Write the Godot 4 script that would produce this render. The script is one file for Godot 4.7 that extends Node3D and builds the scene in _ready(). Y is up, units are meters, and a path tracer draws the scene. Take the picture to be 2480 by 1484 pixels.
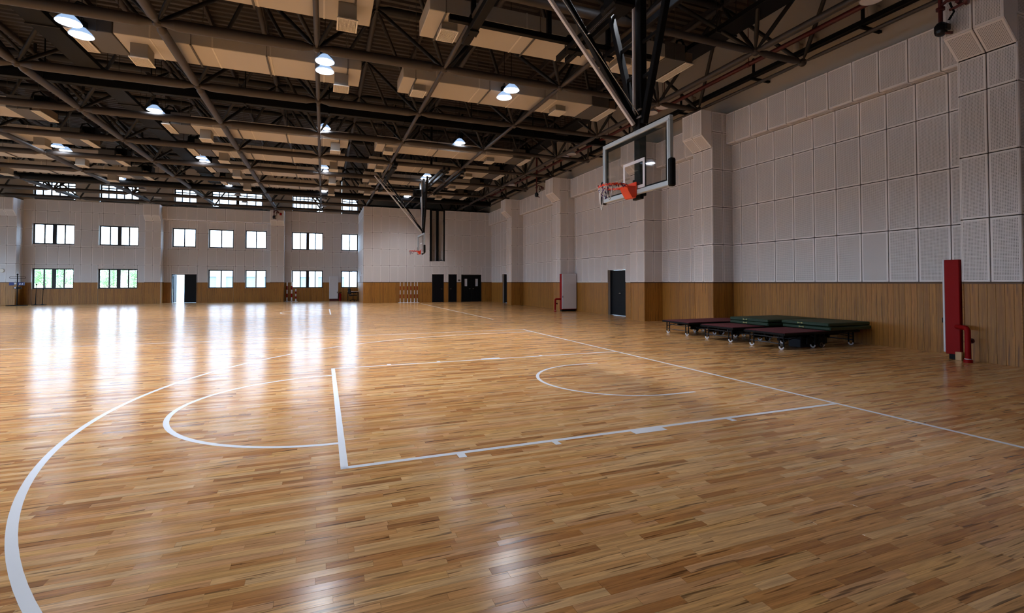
extends Node3D
# A sports hall: maple court floor, acoustic-panelled walls, tube space frame, ducts, pendant lamps and two hanging backboards.
# World: the near court's end line runs along z at x = 0, the court lies towards -x, the window wall stands at z = -35.2.

const HALL_LEFT := -28.5  # side wall out of view, set close so its glazing lights the hall
const HALL_BACK := 10.5
const WINDOW_WALL := -35.2
const BLOCK_WALL := -29.65
const BLOCK_SIDE := -3.26
const RIGHT_WALL := 6.41
const PILLAR_FACE := 5.55
const WAINSCOT := 1.5
const PANEL_TOP := 6.95
const CHORD := 7.1
const UPPER := 9.35
const DECK := 10.0
const XN := [-29.2, -25.2, -21.1, -17.2, -13.3, -9.33, -6.13, -3.03, 0.37, 3.8, 5.4]
const ZN := [5.1, 1.5, -2.15, -5.83, -9.45, -12.95, -16.6, -20.15, -23.7, -27.1, -30.5, -33.9]

var rng := RandomNumberGenerator.new()
var mat := {}
var cache := {}


# ---------------------------------------------------------------- mesh building
class Mb:
	var v := PackedVector3Array()
	var n := PackedVector3Array()
	var t := PackedVector2Array()
	var c := PackedColorArray()
	var i := PackedInt32Array()
	var x := Transform3D()
	var tint := Color.WHITE
	var off := Vector2.ZERO

	func quad(a: Vector3, b: Vector3, cc: Vector3, d: Vector3) -> void:
		var nn := (x.basis * (b - a).cross(d - a)).normalized()
		if nn == Vector3.ZERO:
			nn = (x.basis * (cc - b).cross(d - b)).normalized()
		var o := v.size()
		v.append_array([x * a, x * b, x * cc, x * d])
		n.append_array([nn, nn, nn, nn])
		var lu := a.distance_to(b)
		var lv := a.distance_to(d)
		t.append_array([off, off + Vector2(lu, 0), off + Vector2(lu, lv), off + Vector2(0, lv)])
		c.append_array([tint, tint, tint, tint])
		i.append_array([o, o + 2, o + 1, o, o + 3, o + 2])

	func box(lo: Vector3, hi: Vector3) -> void:
		var a := lo
		var b := hi
		quad(Vector3(a.x, a.y, b.z), Vector3(b.x, a.y, b.z), Vector3(b.x, b.y, b.z), Vector3(a.x, b.y, b.z))
		quad(Vector3(b.x, a.y, a.z), Vector3(a.x, a.y, a.z), Vector3(a.x, b.y, a.z), Vector3(b.x, b.y, a.z))
		quad(Vector3(b.x, a.y, b.z), Vector3(b.x, a.y, a.z), Vector3(b.x, b.y, a.z), Vector3(b.x, b.y, b.z))
		quad(Vector3(a.x, a.y, a.z), Vector3(a.x, a.y, b.z), Vector3(a.x, b.y, b.z), Vector3(a.x, b.y, a.z))
		quad(Vector3(a.x, b.y, b.z), Vector3(b.x, b.y, b.z), Vector3(b.x, b.y, a.z), Vector3(a.x, b.y, a.z))
		quad(Vector3(a.x, a.y, a.z), Vector3(b.x, a.y, a.z), Vector3(b.x, a.y, b.z), Vector3(a.x, a.y, b.z))

	# a box whose twelve edges are chamfered
	func bevel(lo: Vector3, hi: Vector3, e: float) -> void:
		var m := (lo + hi) / 2.0
		var h := (hi - lo) / 2.0
		var k := minf(e, minf(h.x, minf(h.y, h.z)) * 0.9)
		for s: float in [-1.0, 1.0]:
			var f := [Vector3(s * h.x, 0, 0), Vector3(0, s * h.y, 0), Vector3(0, 0, s * h.z)]
			var p := [Vector3(0, h.y - k, 0), Vector3(0, 0, h.z - k), Vector3(h.x - k, 0, 0)]
			var q := [Vector3(0, 0, h.z - k), Vector3(h.x - k, 0, 0), Vector3(0, h.y - k, 0)]
			for w in 3:
				var o: Vector3 = m + f[w]
				var pp: Vector3 = p[w] * s
				var qq: Vector3 = q[w]
				quad(o - pp - qq, o + pp - qq, o + pp + qq, o - pp + qq)
		for s1: float in [-1.0, 1.0]:
			for s2: float in [-1.0, 1.0]:
				strip(m, Vector3(s1 * h.x, s2 * (h.y - k), 0), Vector3(s1 * (h.x - k), s2 * h.y, 0), Vector3(0, 0, h.z - k), Vector3(s1, s2, 0))
				strip(m, Vector3(0, s1 * h.y, s2 * (h.z - k)), Vector3(0, s1 * (h.y - k), s2 * h.z), Vector3(h.x - k, 0, 0), Vector3(0, s1, s2))
				strip(m, Vector3(s2 * (h.x - k), 0, s1 * h.z), Vector3(s2 * h.x, 0, s1 * (h.z - k)), Vector3(0, h.y - k, 0), Vector3(s2, 0, s1))
				for s3: float in [-1.0, 1.0]:
					tri(m + Vector3(s1 * h.x, s2 * (h.y - k), s3 * (h.z - k)), m + Vector3(s1 * (h.x - k), s2 * h.y, s3 * (h.z - k)), m + Vector3(s1 * (h.x - k), s2 * (h.y - k), s3 * h.z), Vector3(s1, s2, s3))

	func strip(m: Vector3, a: Vector3, b: Vector3, l: Vector3, out: Vector3) -> void:
		if (b - a).cross(l).dot(out) > 0.0:
			quad(m + a - l, m + b - l, m + b + l, m + a + l)
		else:
			quad(m + b - l, m + a - l, m + a + l, m + b + l)

	func tri(a: Vector3, b: Vector3, d: Vector3, out: Vector3) -> void:
		if (b - a).cross(d - a).dot(out) < 0.0:
			var s := b
			b = d
			d = s
		var nn := (x.basis * (b - a).cross(d - a)).normalized()
		var o := v.size()
		v.append_array([x * a, x * b, x * d])
		n.append_array([nn, nn, nn])
		t.append_array([off, off + Vector2(a.distance_to(b), 0), off + Vector2(0, a.distance_to(d))])
		c.append_array([tint, tint, tint])
		i.append_array([o, o + 2, o + 1])

	# a turned profile: points (radius, height) from bottom to top round the y axis of `at`
	func lathe(profile: Array, seg := 16, at := Transform3D()) -> void:
		var keep := x
		x = x * at
		for k in profile.size() - 1:
			var a: Vector2 = profile[k]
			var b: Vector2 = profile[k + 1]
			var d := b - a
			if d.length() < 1e-6:
				continue
			var nn := Vector2(d.y, -d.x).normalized()
			var o := v.size()
			for j in seg + 1:
				var w := TAU * j / seg
				var r := Vector3(cos(w), 0, -sin(w))
				v.push_back(x * (r * a.x + Vector3(0, a.y, 0)))
				v.push_back(x * (r * b.x + Vector3(0, b.y, 0)))
				var no := (x.basis * (r * nn.x + Vector3(0, nn.y, 0))).normalized()
				n.push_back(no)
				n.push_back(no)
				t.push_back(off + Vector2(w * maxf(a.x, b.x), a.y))
				t.push_back(off + Vector2(w * maxf(a.x, b.x), b.y))
				c.push_back(tint)
				c.push_back(tint)
			for j in seg:
				var q := o + 2 * j
				i.append_array([q, q + 3, q + 2, q, q + 1, q + 3])
		x = keep

	func tube(a: Vector3, b: Vector3, r: float, r2 := -1.0, seg := 10, caps := true) -> void:
		var l := a.distance_to(b)
		if l < 1e-5:
			return
		var e := r if r2 < 0.0 else r2
		var p := [Vector2(r, 0), Vector2(e, l)]
		if caps:
			p = [Vector2(0, 0), Vector2(r, 0), Vector2(e, l), Vector2(0, l)]
		lathe(p, seg, Mb.along(a, b))

	static func along(a: Vector3, b: Vector3) -> Transform3D:
		var y := (b - a).normalized()
		var s := Vector3.FORWARD if absf(y.z) < 0.9 else Vector3.RIGHT
		var xx := y.cross(s).normalized()
		return Transform3D(Basis(xx, y, xx.cross(y)), a)

	# a round bar along a polyline
	func path(pts: Array, r: float, seg := 8, closed := false) -> void:
		var m := pts.size()
		var rings := m + (1 if closed else 0)
		var o := v.size()
		var side := Vector3.ZERO
		for k in rings:
			var p: Vector3 = pts[k % m]
			var nx: Vector3 = pts[(k + 1) % m] if closed or k < m - 1 else p
			var pv: Vector3 = pts[(k - 1 + m) % m] if closed or k > 0 else p
			var d := (nx - pv).normalized()
			if side == Vector3.ZERO:
				side = d.cross(Vector3.UP if absf(d.y) < 0.9 else Vector3.RIGHT).normalized()
			side = (side - d * side.dot(d)).normalized()
			var up := side.cross(d)
			for j in seg + 1:
				var w := TAU * j / seg
				var q := side * cos(w) + up * sin(w)
				v.push_back(x * (p + q * r))
				n.push_back((x.basis * q).normalized())
				t.push_back(off + Vector2(w * r, k * 0.1))
				c.push_back(tint)
		for k in rings - 1:
			for j in seg:
				var q := o + k * (seg + 1) + j
				i.append_array([q, q + 1, q + seg + 1, q + 1, q + seg + 2, q + seg + 1])

	# a polygon in the xy plane (counter-clockwise) drawn out from z0 to z1
	func prism(poly: Array, z0: float, z1: float) -> void:
		var m := poly.size()
		for k in m:
			var a: Vector2 = poly[k]
			var b: Vector2 = poly[(k + 1) % m]
			quad(Vector3(a.x, a.y, z1), Vector3(a.x, a.y, z0), Vector3(b.x, b.y, z0), Vector3(b.x, b.y, z1))
		var idx := Geometry2D.triangulate_polygon(PackedVector2Array(poly))
		for k in range(0, idx.size(), 3):
			var a: Vector2 = poly[idx[k]]
			var b: Vector2 = poly[idx[k + 1]]
			var d: Vector2 = poly[idx[k + 2]]
			tri(Vector3(a.x, a.y, z1), Vector3(b.x, b.y, z1), Vector3(d.x, d.y, z1), Vector3.BACK)
			tri(Vector3(a.x, a.y, z0), Vector3(b.x, b.y, z0), Vector3(d.x, d.y, z0), Vector3.FORWARD)

	func into(mesh: ArrayMesh, m: Material) -> ArrayMesh:
		if v.is_empty():
			return mesh
		var a := []
		a.resize(Mesh.ARRAY_MAX)
		a[Mesh.ARRAY_VERTEX] = v
		a[Mesh.ARRAY_NORMAL] = n
		a[Mesh.ARRAY_TEX_UV] = t
		a[Mesh.ARRAY_COLOR] = c
		a[Mesh.ARRAY_INDEX] = i
		mesh.add_surface_from_arrays(Mesh.PRIMITIVE_TRIANGLES, a)
		mesh.surface_set_material(mesh.get_surface_count() - 1, m)
		return mesh

	func mesh(m: Material) -> ArrayMesh:
		return into(ArrayMesh.new(), m)


# ---------------------------------------------------------------- scene helpers
func tag(o: Node3D, label: String, category: String, group := "", kind := "") -> Node3D:
	o.set_meta("label", label)
	o.set_meta("category", category)
	if group:
		o.set_meta("group", group)
	if kind:
		o.set_meta("kind", kind)
	return o


func thing(called: String, label: String, category: String, at := Vector3.ZERO, group := "", kind := "") -> Node3D:
	var o := Node3D.new()
	o.name = numbered(called)
	add_child(o, true)
	o.position = at
	return tag(o, label, category, group, kind)


func numbered(called: String) -> String:
	if not has_node(NodePath(called)):
		return called
	var k: int = cache.get("#" + called, 1)
	while has_node(NodePath("%s_%03d" % [called, k])):
		k += 1
	cache["#" + called] = k
	return "%s_%03d" % [called, k]


func put(parent: Node3D, called: String, mesh: Mesh, at := Transform3D()) -> MeshInstance3D:
	var o := MeshInstance3D.new()
	var counts: Dictionary = parent.get_meta("_n") if parent.has_meta("_n") else {}
	var k: int = counts.get(called, 0)
	o.name = called if k == 0 else "%s_%03d" % [called, k]
	counts[called] = k + 1
	parent.set_meta("_n", counts)
	o.mesh = mesh
	o.transform = at
	parent.add_child(o, true)
	return o


func build(parent: Node3D, called: String, b: Mb, m: String, at := Transform3D()) -> MeshInstance3D:
	return put(parent, called, b.mesh(mat[m]), at)


func another(o: Node3D, label: String, at: Vector3) -> Node3D:
	var r: Node3D = o.duplicate()
	r.name = numbered(String(o.name).rstrip("0123456789").trim_suffix("_") if String(o.name).right(3).is_valid_int() else String(o.name))
	add_child(r, true)
	r.position = at
	r.set_meta("label", label)
	return r


func shift(p: Vector3) -> Transform3D:
	return Transform3D(Basis(), p)


# a wall's own axes: u along it, v up, w out into the hall
func frame(u: Vector3, at: Vector3) -> Transform3D:
	return Transform3D(Basis(u, Vector3.UP, u.cross(Vector3.UP)), at)


# what is left of a rectangle when the openings are cut out of it
func cut(r: Rect2, holes: Array) -> Array:
	var left := [r]
	for h: Rect2 in holes:
		var next := []
		for q: Rect2 in left:
			if not q.intersects(h):
				next.append(q)
				continue
			var a := maxf(q.position.x, h.position.x)
			var b := minf(q.end.x, h.end.x)
			var parts := [Rect2(q.position, Vector2(a - q.position.x, q.size.y)), Rect2(b, q.position.y, q.end.x - b, q.size.y), Rect2(a, q.position.y, b - a, h.position.y - q.position.y), Rect2(a, h.end.y, b - a, q.end.y - h.end.y)]
			for s: Rect2 in parts:
				if s.size.x > 0.03 and s.size.y > 0.03:
					next.append(s)
		left = next
	return left


# the solid wall behind the panels: a slab with its openings, from w = -thick to w = 0
func slab(b: Mb, r: Rect2, holes: Array, thick: float) -> void:
	for q: Rect2 in cut(r, holes):
		b.box(Vector3(q.position.x, q.position.y, -thick), Vector3(q.end.x, q.end.y, 0))


# one perforated acoustic panel: rim, chamfer and drilled field; r lies in the wall's u and v
func panel_into(rim: Mb, field: Mb, r: Rect2, t: float) -> void:
	var g := 0.009
	var a := r.position + Vector2(g, g)
	var b := r.end - Vector2(g, g)
	var e := minf(0.005, t * 0.5)
	var edge := minf(0.034, minf(b.x - a.x, b.y - a.y) * 0.3)
	var lo := a + Vector2(e, e)
	var hi := b - Vector2(e, e)
	var fl := a + Vector2(edge, edge)
	var fh := b - Vector2(edge, edge)
	var o := [a, Vector2(b.x, a.y), b, Vector2(a.x, b.y)]
	var m := [lo, Vector2(hi.x, lo.y), hi, Vector2(lo.x, hi.y)]
	var f := [fl, Vector2(fh.x, fl.y), fh, Vector2(fl.x, fh.y)]
	for k in 4:
		var l := (k + 1) % 4
		rim.quad(v3(o[k], 0), v3(o[l], 0), v3(o[l], t - e), v3(o[k], t - e))
		rim.quad(v3(o[k], t - e), v3(o[l], t - e), v3(m[l], t), v3(m[k], t))
		rim.quad(v3(m[k], t), v3(m[l], t), v3(f[l], t), v3(f[k], t))
	field.quad(v3(f[0], t), v3(f[1], t), v3(f[2], t), v3(f[3], t))


func v3(p: Vector2, z: float) -> Vector3:
	return Vector3(p.x, p.y, z)


func panel_grid(parent: Node3D, called: String, fr: Transform3D, us: Array, vs: Array, holes: Array, t := 0.03, drilled := true) -> void:
	var field_mat: Material = mat.panel_field if drilled else mat.panel_field_far
	var back := Mb.new()
	back.x = fr
	for q: Rect2 in cut(Rect2(us[0], vs[0], us[-1] - us[0], vs[-1] - vs[0]), holes):
		back.box(Vector3(q.position.x, q.position.y, 0.0), Vector3(q.end.x, q.end.y, 0.004))
	build(parent, called + "_backing", back, "panel_back")
	for k in us.size() - 1:
		for l in vs.size() - 1:
			var r := Rect2(us[k], vs[l], us[k + 1] - us[k], vs[l + 1] - vs[l])
			var left := cut(r, holes)
			if left.is_empty():
				continue
			if left.size() == 1 and left[0] == r:
				var key := "panel %.3f %.3f %.3f %s" % [r.size.x, r.size.y, t, drilled]
				if not cache.has(key):
					var rim := Mb.new()
					var field := Mb.new()
					panel_into(rim, field, Rect2(Vector2.ZERO, r.size), t)
					cache[key] = field.into(rim.mesh(mat.panel_rim), field_mat)
				put(parent, called, cache[key], fr * shift(v3(r.position, 0)))
				continue
			var rim := Mb.new()
			var field := Mb.new()
			for q: Rect2 in left:
				panel_into(rim, field, Rect2(q.position - r.position, q.size), t)
			put(parent, called, field.into(rim.mesh(mat.panel_rim), field_mat), fr * shift(v3(r.position, 0)))


# vertical wainscot boards from u0 to u1; each a part of its own, or joined as stuff where they are too far away to pick apart
func boards(parent: Node3D, fr: Transform3D, u0: float, u1: float, holes: Array, joined := false) -> void:
	var count := maxi(1, roundi((u1 - u0) / 0.12))
	var w := (u1 - u0) / count
	var all := Mb.new()
	for k in count:
		var r := Rect2(u0 + k * w, 0.0, w, WAINSCOT - 0.03)
		var left := cut(r, holes)
		if left.is_empty():
			continue
		var style := rng.randi() % 10
		var whole: bool = left.size() == 1 and left[0] == r
		if joined:
			all.tint = board_tint(style)
			all.off = Vector2(style * 0.137, style * 0.31)
			for q: Rect2 in left:
				all.bevel(Vector3(q.position.x + 0.0012, q.position.y, -0.004), Vector3(q.end.x - 0.0012, q.end.y, 0.016), 0.0015)
			continue
		var key := "board %.3f %d" % [w, style]
		var b := Mb.new()
		b.tint = board_tint(style)
		b.off = Vector2(style * 0.137, style * 0.31)
		if whole:
			if not cache.has(key):
				b.bevel(Vector3(0.0012, 0, -0.004), Vector3(w - 0.0012, r.size.y, 0.016), 0.0015)
				cache[key] = b.mesh(mat.wainscot)
			put(parent, "wainscot_board", cache[key], fr * shift(Vector3(r.position.x, 0, 0)))
			continue
		for q: Rect2 in left:
			b.bevel(Vector3(q.position.x + 0.0012, q.position.y, -0.004), Vector3(q.end.x - 0.0012, q.end.y, 0.016), 0.0015)
		build(parent, "wainscot_board", b, "wainscot", fr)
	if joined:
		build(parent, "wainscot_boards", all, "wainscot", fr).set_meta("kind", "stuff")
	var cap := Mb.new()
	for q: Rect2 in cut(Rect2(u0, WAINSCOT - 0.03, u1 - u0, 0.03), holes):
		cap.bevel(Vector3(q.position.x, q.position.y, -0.004), Vector3(q.end.x, q.end.y, 0.024), 0.004)
	build(parent, "wainscot_cap", cap, "wainscot_cap", fr)


func board_tint(k: int) -> Color:
	var s := [1.0, 0.93, 0.86, 1.06, 0.97, 0.9, 1.02, 0.8, 0.95, 1.1]
	var w := [0.0, 0.02, -0.02, 0.0, 0.03, 0.0, -0.02, 0.02, 0.0, 0.0]
	return Color(s[k], s[k] * (1.0 - w[k]), s[k] * (1.0 - 2.0 * w[k]))


func range_to(a: float, b: float, n: int) -> Array:
	var r := []
	for k in n + 1:
		r.append(lerpf(a, b, float(k) / n))
	return r


# ---------------------------------------------------------------- materials
func plain(called: String, rgb: Color, rough := 0.6, metal := 0.0) -> StandardMaterial3D:
	var m := StandardMaterial3D.new()
	m.resource_name = called
	m.albedo_color = rgb
	m.roughness = rough
	m.metallic = metal
	mat[called] = m
	return m


func noise_bytes(w: int, h: int, sw: int, sh: int, freq: float, sd: int, kind := FastNoiseLite.TYPE_SIMPLEX_SMOOTH) -> PackedByteArray:
	var f := FastNoiseLite.new()
	f.seed = sd
	f.noise_type = kind
	f.frequency = freq
	f.fractal_octaves = 3
	var im := f.get_seamless_image(sw, sh)
	im.convert(Image.FORMAT_L8)
	im.resize(w, h, Image.INTERPOLATE_CUBIC)
	return im.get_data()


# grain that runs along u: fibre, slow bands and a few dark mineral streaks, as a tint round white
func grain_texture(w: int, h: int, sd: int, dark: float) -> ImageTexture:
	var fine := noise_bytes(w, h, w / 16, h, 0.09, sd)
	var band := noise_bytes(w, h, w / 32, h, 0.03, sd + 1)
	var spot := noise_bytes(w, h, w / 24, h, 0.024, sd + 2)
	var out := PackedByteArray()
	out.resize(w * h * 3)
	for k in w * h:
		var g := 0.87 + (fine[k] - 128) * 0.00045 + (band[k] - 128) * 0.0009
		var s := clampf((spot[k] - 198.0) / 30.0, 0.0, 1.0)
		g *= 1.0 - dark * s
		out[3 * k] = clampi(int(255.0 * g), 0, 255)
		out[3 * k + 1] = clampi(int(255.0 * g * (1.0 - 0.03 * s)), 0, 255)
		out[3 * k + 2] = clampi(int(255.0 * g * (1.0 - 0.06 * s)), 0, 255)
	return ImageTexture.create_from_image(Image.create_from_data(w, h, false, Image.FORMAT_RGB8, out))


func hole_texture() -> ImageTexture:
	var n := 24
	var im := Image.create(n * 8, n * 8, false, Image.FORMAT_RGB8)
	for y in n * 8:
		for x in n * 8:
			var d := Vector2(x % n + 0.5 - n / 2.0, y % n + 0.5 - n / 2.0).length()
			var s := clampf(d - 5.0, 0.0, 1.0)
			var g := lerpf(0.16, 1.0, s)
			im.set_pixel(x, y, Color(g, g, g))
	return ImageTexture.create_from_image(im)


func make_materials() -> void:
	var m := plain("plank", Color(1, 1, 1), 0.2)
	m.vertex_color_use_as_albedo = true
	m.metallic_specular = 0.44
	m.albedo_texture = grain_texture(1024, 256, 11, 0.4)
	m.uv1_scale = Vector3(1.0, 4.0, 1.0)
	plain("floor_bed", Color(0.16, 0.1, 0.06), 0.9)
	m = plain("line_paint", Color(0.86, 0.87, 0.9), 0.25)
	plain("panel_rim", Color(0.92, 0.90, 0.90), 0.65)
	m = plain("panel_field", Color(0.86, 0.84, 0.84), 0.65)
	m.albedo_texture = hole_texture()
	m.uv1_scale = Vector3(1.0 / (8.0 * 0.0225), 1.0 / (8.0 * 0.0262), 1.0)
	plain("panel_field_far", Color(0.81, 0.79, 0.79), 0.65)
	plain("panel_back", Color(0.13, 0.105, 0.09), 0.9)
	plain("plaster", Color(0.72, 0.68, 0.63), 0.9)
	m = plain("wainscot", Color(0.72, 0.48, 0.17), 0.5)
	m.vertex_color_use_as_albedo = true
	m.albedo_texture = turned(grain_texture(1024, 256, 31, 0.22))
	m.uv1_scale = Vector3(3.0, 0.7, 1.0)
	plain("wainscot_cap", Color(0.36, 0.25, 0.16), 0.55)
	plain("steel", Color(0.22, 0.19, 0.172), 0.55)
	plain("steel_dark", Color(0.1, 0.088, 0.083), 0.6)
	plain("deck", Color(0.3, 0.275, 0.26), 0.5, 0.2)
	plain("black_metal", Color(0.03, 0.03, 0.04), 0.6).metallic_specular = 0.3
	plain("navy_metal", Color(0.03, 0.04, 0.07), 0.35)
	plain("duct", Color(0.70, 0.67, 0.63), 0.6)
	plain("duct_seam", Color(0.80, 0.77, 0.72), 0.6)
	plain("duct_dark", Color(0.30, 0.29, 0.28), 0.6)
	plain("duct_neck", Color(0.52, 0.495, 0.46), 0.6)
	plain("grille_white", Color(0.86, 0.83, 0.78), 0.55)
	plain("grille_core", Color(0.42, 0.36, 0.30), 0.7)
	plain("rod", Color(0.42, 0.39, 0.36), 0.5, 0.5)
	plain("chrome", Color(0.8, 0.8, 0.82), 0.25, 0.9)
	plain("white_metal", Color(0.82, 0.82, 0.85), 0.4)
	plain("white_paint", Color(0.85, 0.84, 0.86), 0.5)
	plain("alu", Color(0.70, 0.75, 0.79), 0.38)
	plain("window_frame", Color(0.07, 0.075, 0.095), 0.5)
	plain("door_navy", Color(0.03, 0.04, 0.065), 0.5).metallic_specular = 0.3
	plain("red", Color(0.55, 0.02, 0.03), 0.6).metallic_specular = 0.3
	plain("pipe_red", Color(0.3, 0.025, 0.025), 0.5)
	plain("orange", Color(0.92, 0.25, 0.05), 0.4)
	plain("cord_white", Color(0.85, 0.82, 0.8), 0.8)
	plain("cord_violet", Color(0.3, 0.14, 0.4), 0.8)
	plain("rail_grey", Color(0.17, 0.175, 0.2), 0.4)
	plain("maroon", Color(0.34, 0.085, 0.12), 0.9)
	plain("mat_green", Color(0.05, 0.17, 0.085), 0.6)
	plain("strap", Color(0.66, 0.64, 0.44), 0.8)
	plain("blue_box", Color(0.02, 0.035, 0.1), 0.7)
	plain("sign_blue", Color(0.06, 0.12, 0.4), 0.5)
	plain("desk_top", Color(0.75, 0.6, 0.42), 0.5)
	plain("concrete", Color(0.62, 0.61, 0.59), 0.9)
	plain("facade", Color(0.82, 0.82, 0.82), 0.9)
	plain("facade_glass", Color(0.62, 0.66, 0.68), 0.6)
	plain("bark", Color(0.3, 0.24, 0.18), 0.9)
	m = plain("leaf", Color(0.62, 0.74, 0.5), 0.6)
	m.backlight_enabled = true
	m.backlight = Color(0.3, 0.45, 0.12)
	m = plain("glass", Color(1, 1, 1, 0.04), 0.02)
	m.transparency = BaseMaterial3D.TRANSPARENCY_ALPHA
	m = plain("board_glass", Color(0.3, 0.34, 0.33, 0.07), 0.02)
	m.transparency = BaseMaterial3D.TRANSPARENCY_ALPHA
	m = plain("lamp_glow", Color(1, 1, 1), 0.4)
	m.emission_enabled = true
	m.emission = Color(0.88, 0.93, 1.0)
	m.emission_energy_multiplier = 14.0


func m_glow(m: StandardMaterial3D, c: Color, e: float) -> void:
	m.emission_enabled = true
	m.emission = c
	m.emission_energy_multiplier = e


func turned(t: ImageTexture) -> ImageTexture:
	var im := t.get_image()
	im.rotate_90(CLOCKWISE)
	return ImageTexture.create_from_image(im)


# ---------------------------------------------------------------- the scene
func _ready() -> void:
	rng.seed = 7
	# camera: eye at 1.5 m, 17 mm lens shifted down
	var cam := Camera3D.new()
	cam.name = "camera"
	cam.projection = Camera3D.PROJECTION_FRUSTUM
	cam.near = 0.1
	cam.far = 400.0
	cam.size = 0.1 * 1484.0 / 1177.94
	cam.frustum_offset = Vector2(0, -0.1 * 84.3 / 1177.94)
	cam.position = Vector3(-5.948, 1.501, 6.617)
	cam.rotation_degrees = Vector3(1.2422, -21.224, 0)
	add_child(cam)
	cam.current = true
	# a bright overcast sky
	var sky := ProceduralSkyMaterial.new()
	sky.sky_top_color = Color(0.70, 0.85, 1.0)
	sky.sky_horizon_color = Color(0.80, 0.90, 1.0)
	sky.ground_horizon_color = Color(0.75, 0.75, 0.75)
	sky.ground_bottom_color = Color(0.6, 0.6, 0.58)
	sky.sky_energy_multiplier = 1.0
	var env := Environment.new()
	env.background_mode = Environment.BG_SKY
	env.sky = Sky.new()
	env.sky.sky_material = sky
	env.background_energy_multiplier = 4.6
	env.tonemap_mode = Environment.TONE_MAPPER_LINEAR
	env.tonemap_exposure = 2.4
	env.sdfgi_enabled = true
	env.ssao_enabled = true
	env.ssil_enabled = true
	var we := WorldEnvironment.new()
	we.name = "environment"
	we.environment = env
	add_child(we)

	make_materials()
	make_outside()
	make_floor()
	make_court_lines()
	make_roof()
	make_right_wall()
	make_window_wall()
	make_block()
	make_hidden_walls()
	make_truss()
	make_ducts()
	make_rails_and_pipes()
	make_lamps()
	make_near_hoop()
	make_far_hoop()
	make_stage_and_mats()
	make_cabinets()
	make_cannons()
	make_far_things()


# ---------------------------------------------------------------- floor
func make_floor() -> void:
	var fl := thing("floor", "glossy maple strip floor of the whole sports hall", "floor", Vector3.ZERO, "", "structure")
	var bed := Mb.new()
	bed.box(Vector3(HALL_LEFT, -0.25, WINDOW_WALL - 0.3), Vector3(RIGHT_WALL + 0.6, -0.012, HALL_BACK))
	build(fl, "floor_bed", bed, "floor_bed")
	var shades := []
	for s: Array in [[232, 177, 116], [228, 170, 108], [221, 160, 98], [237, 185, 126], [225, 167, 112], [210, 147, 86], [231, 174, 121], [234, 179, 112], [198, 135, 76], [217, 154, 90], [241, 193, 137], [182, 124, 71]]:
		shades.append(Color8(s[0], s[1], s[2]).srgb_to_linear())
	var likely := [0, 0, 0, 1, 1, 1, 2, 2, 2, 3, 3, 3, 4, 4, 5, 5, 6, 6, 7, 7, 8, 8, 9, 9, 10, 10, 11]
	var near := []
	var field := Mb.new()
	var wide := 0.0598
	var rows := int((HALL_BACK - WINDOW_WALL) / wide)
	var eye := Vector2(-5.948, 6.617)
	var ahead := Vector2(0.362, -0.932)
	for k in rows:
		var z := HALL_BACK - k * wide
		var px := HALL_LEFT - rng.randf() * 0.8
		while px < RIGHT_WALL + 0.02:
			var l := 0.22 + rng.randf() * 0.5 if rng.randf() < 0.8 else 0.75 + rng.randf() * 0.3
			var shade: Color = shades[likely[rng.randi() % likely.size()]]
			var uv := Vector2(rng.randf() * 8.0, rng.randf() * 2.0)
			var away := Vector2(px + l / 2.0, z - wide / 2.0) - eye
			var d := away.length()
			var lean := Vector3(rng.randfn(0, 0.002), 1, rng.randfn(0, 0.011)).normalized()
			var a := [px, minf(px + l, RIGHT_WALL + 0.05), z - wide, z, shade, uv, lean]
			px += l
			if d < 8.5 and away.dot(ahead) > 0.6 * d:
				near.append([d, a])
			else:
				plank(field, a, false)
	near.sort_custom(func(p, q): return p[0] < q[0])
	for k in near.size():
		if k < 300:
			var one := Mb.new()
			plank(one, near[k][1], true)
			build(fl, "plank", one, "plank")
		else:
			plank(field, near[k][1], true)
	build(fl, "plank_field", field, "plank").set_meta("kind", "stuff")


func plank(b: Mb, a: Array, bevelled: bool) -> void:
	var e := 0.0007
	var x0: float = a[0]
	var x1: float = a[1]
	var z0: float = a[2]
	var z1: float = a[3]
	var g := 0.0002 if bevelled else 0.0
	b.tint = a[4]
	b.off = a[5]
	var o := b.v.size()
	if not bevelled:
		b.v.append_array([Vector3(x0, 0, z1), Vector3(x1, 0, z1), Vector3(x1, 0, z0), Vector3(x0, 0, z0)])
	else:
		b.v.append_array([Vector3(x0 + g + e, 0, z1 - g - e), Vector3(x1 - g - e, 0, z1 - g - e), Vector3(x1 - g - e, 0, z0 + g + e), Vector3(x0 + g + e, 0, z0 + g + e)])
	b.n.append_array([a[6], a[6], a[6], a[6]])
	b.c.append_array([a[4], a[4], a[4], a[4]])
	var l := x1 - x0
	b.t.append_array([b.off, b.off + Vector2(l, 0), b.off + Vector2(l, z1 - z0), b.off + Vector2(0, z1 - z0)])
	b.i.append_array([o, o + 2, o + 1, o, o + 3, o + 2])
	if bevelled:
		var top := [b.v[o], b.v[o + 1], b.v[o + 2], b.v[o + 3]]
		var low := [Vector3(x0 + g, -e, z1 - g), Vector3(x1 - g, -e, z1 - g), Vector3(x1 - g, -e, z0 + g), Vector3(x0 + g, -e, z0 + g)]
		for k in 4:
			var m := (k + 1) % 4
			b.quad(low[k], low[m], top[m], top[k])


# flat paint on the floor; polygons are given as (x, -z)
func paint() -> Mb:
	var b := Mb.new()
	b.x = Transform3D(Basis(Vector3.RIGHT, Vector3.FORWARD, Vector3.UP), Vector3(0, 0.0006, 0))
	return b


func rect_line(b: Mb, x0: float, x1: float, z0: float, z1: float) -> void:
	b.box(Vector3(x0, -z1, 0), Vector3(x1, -z0, 0.0006))


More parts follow.
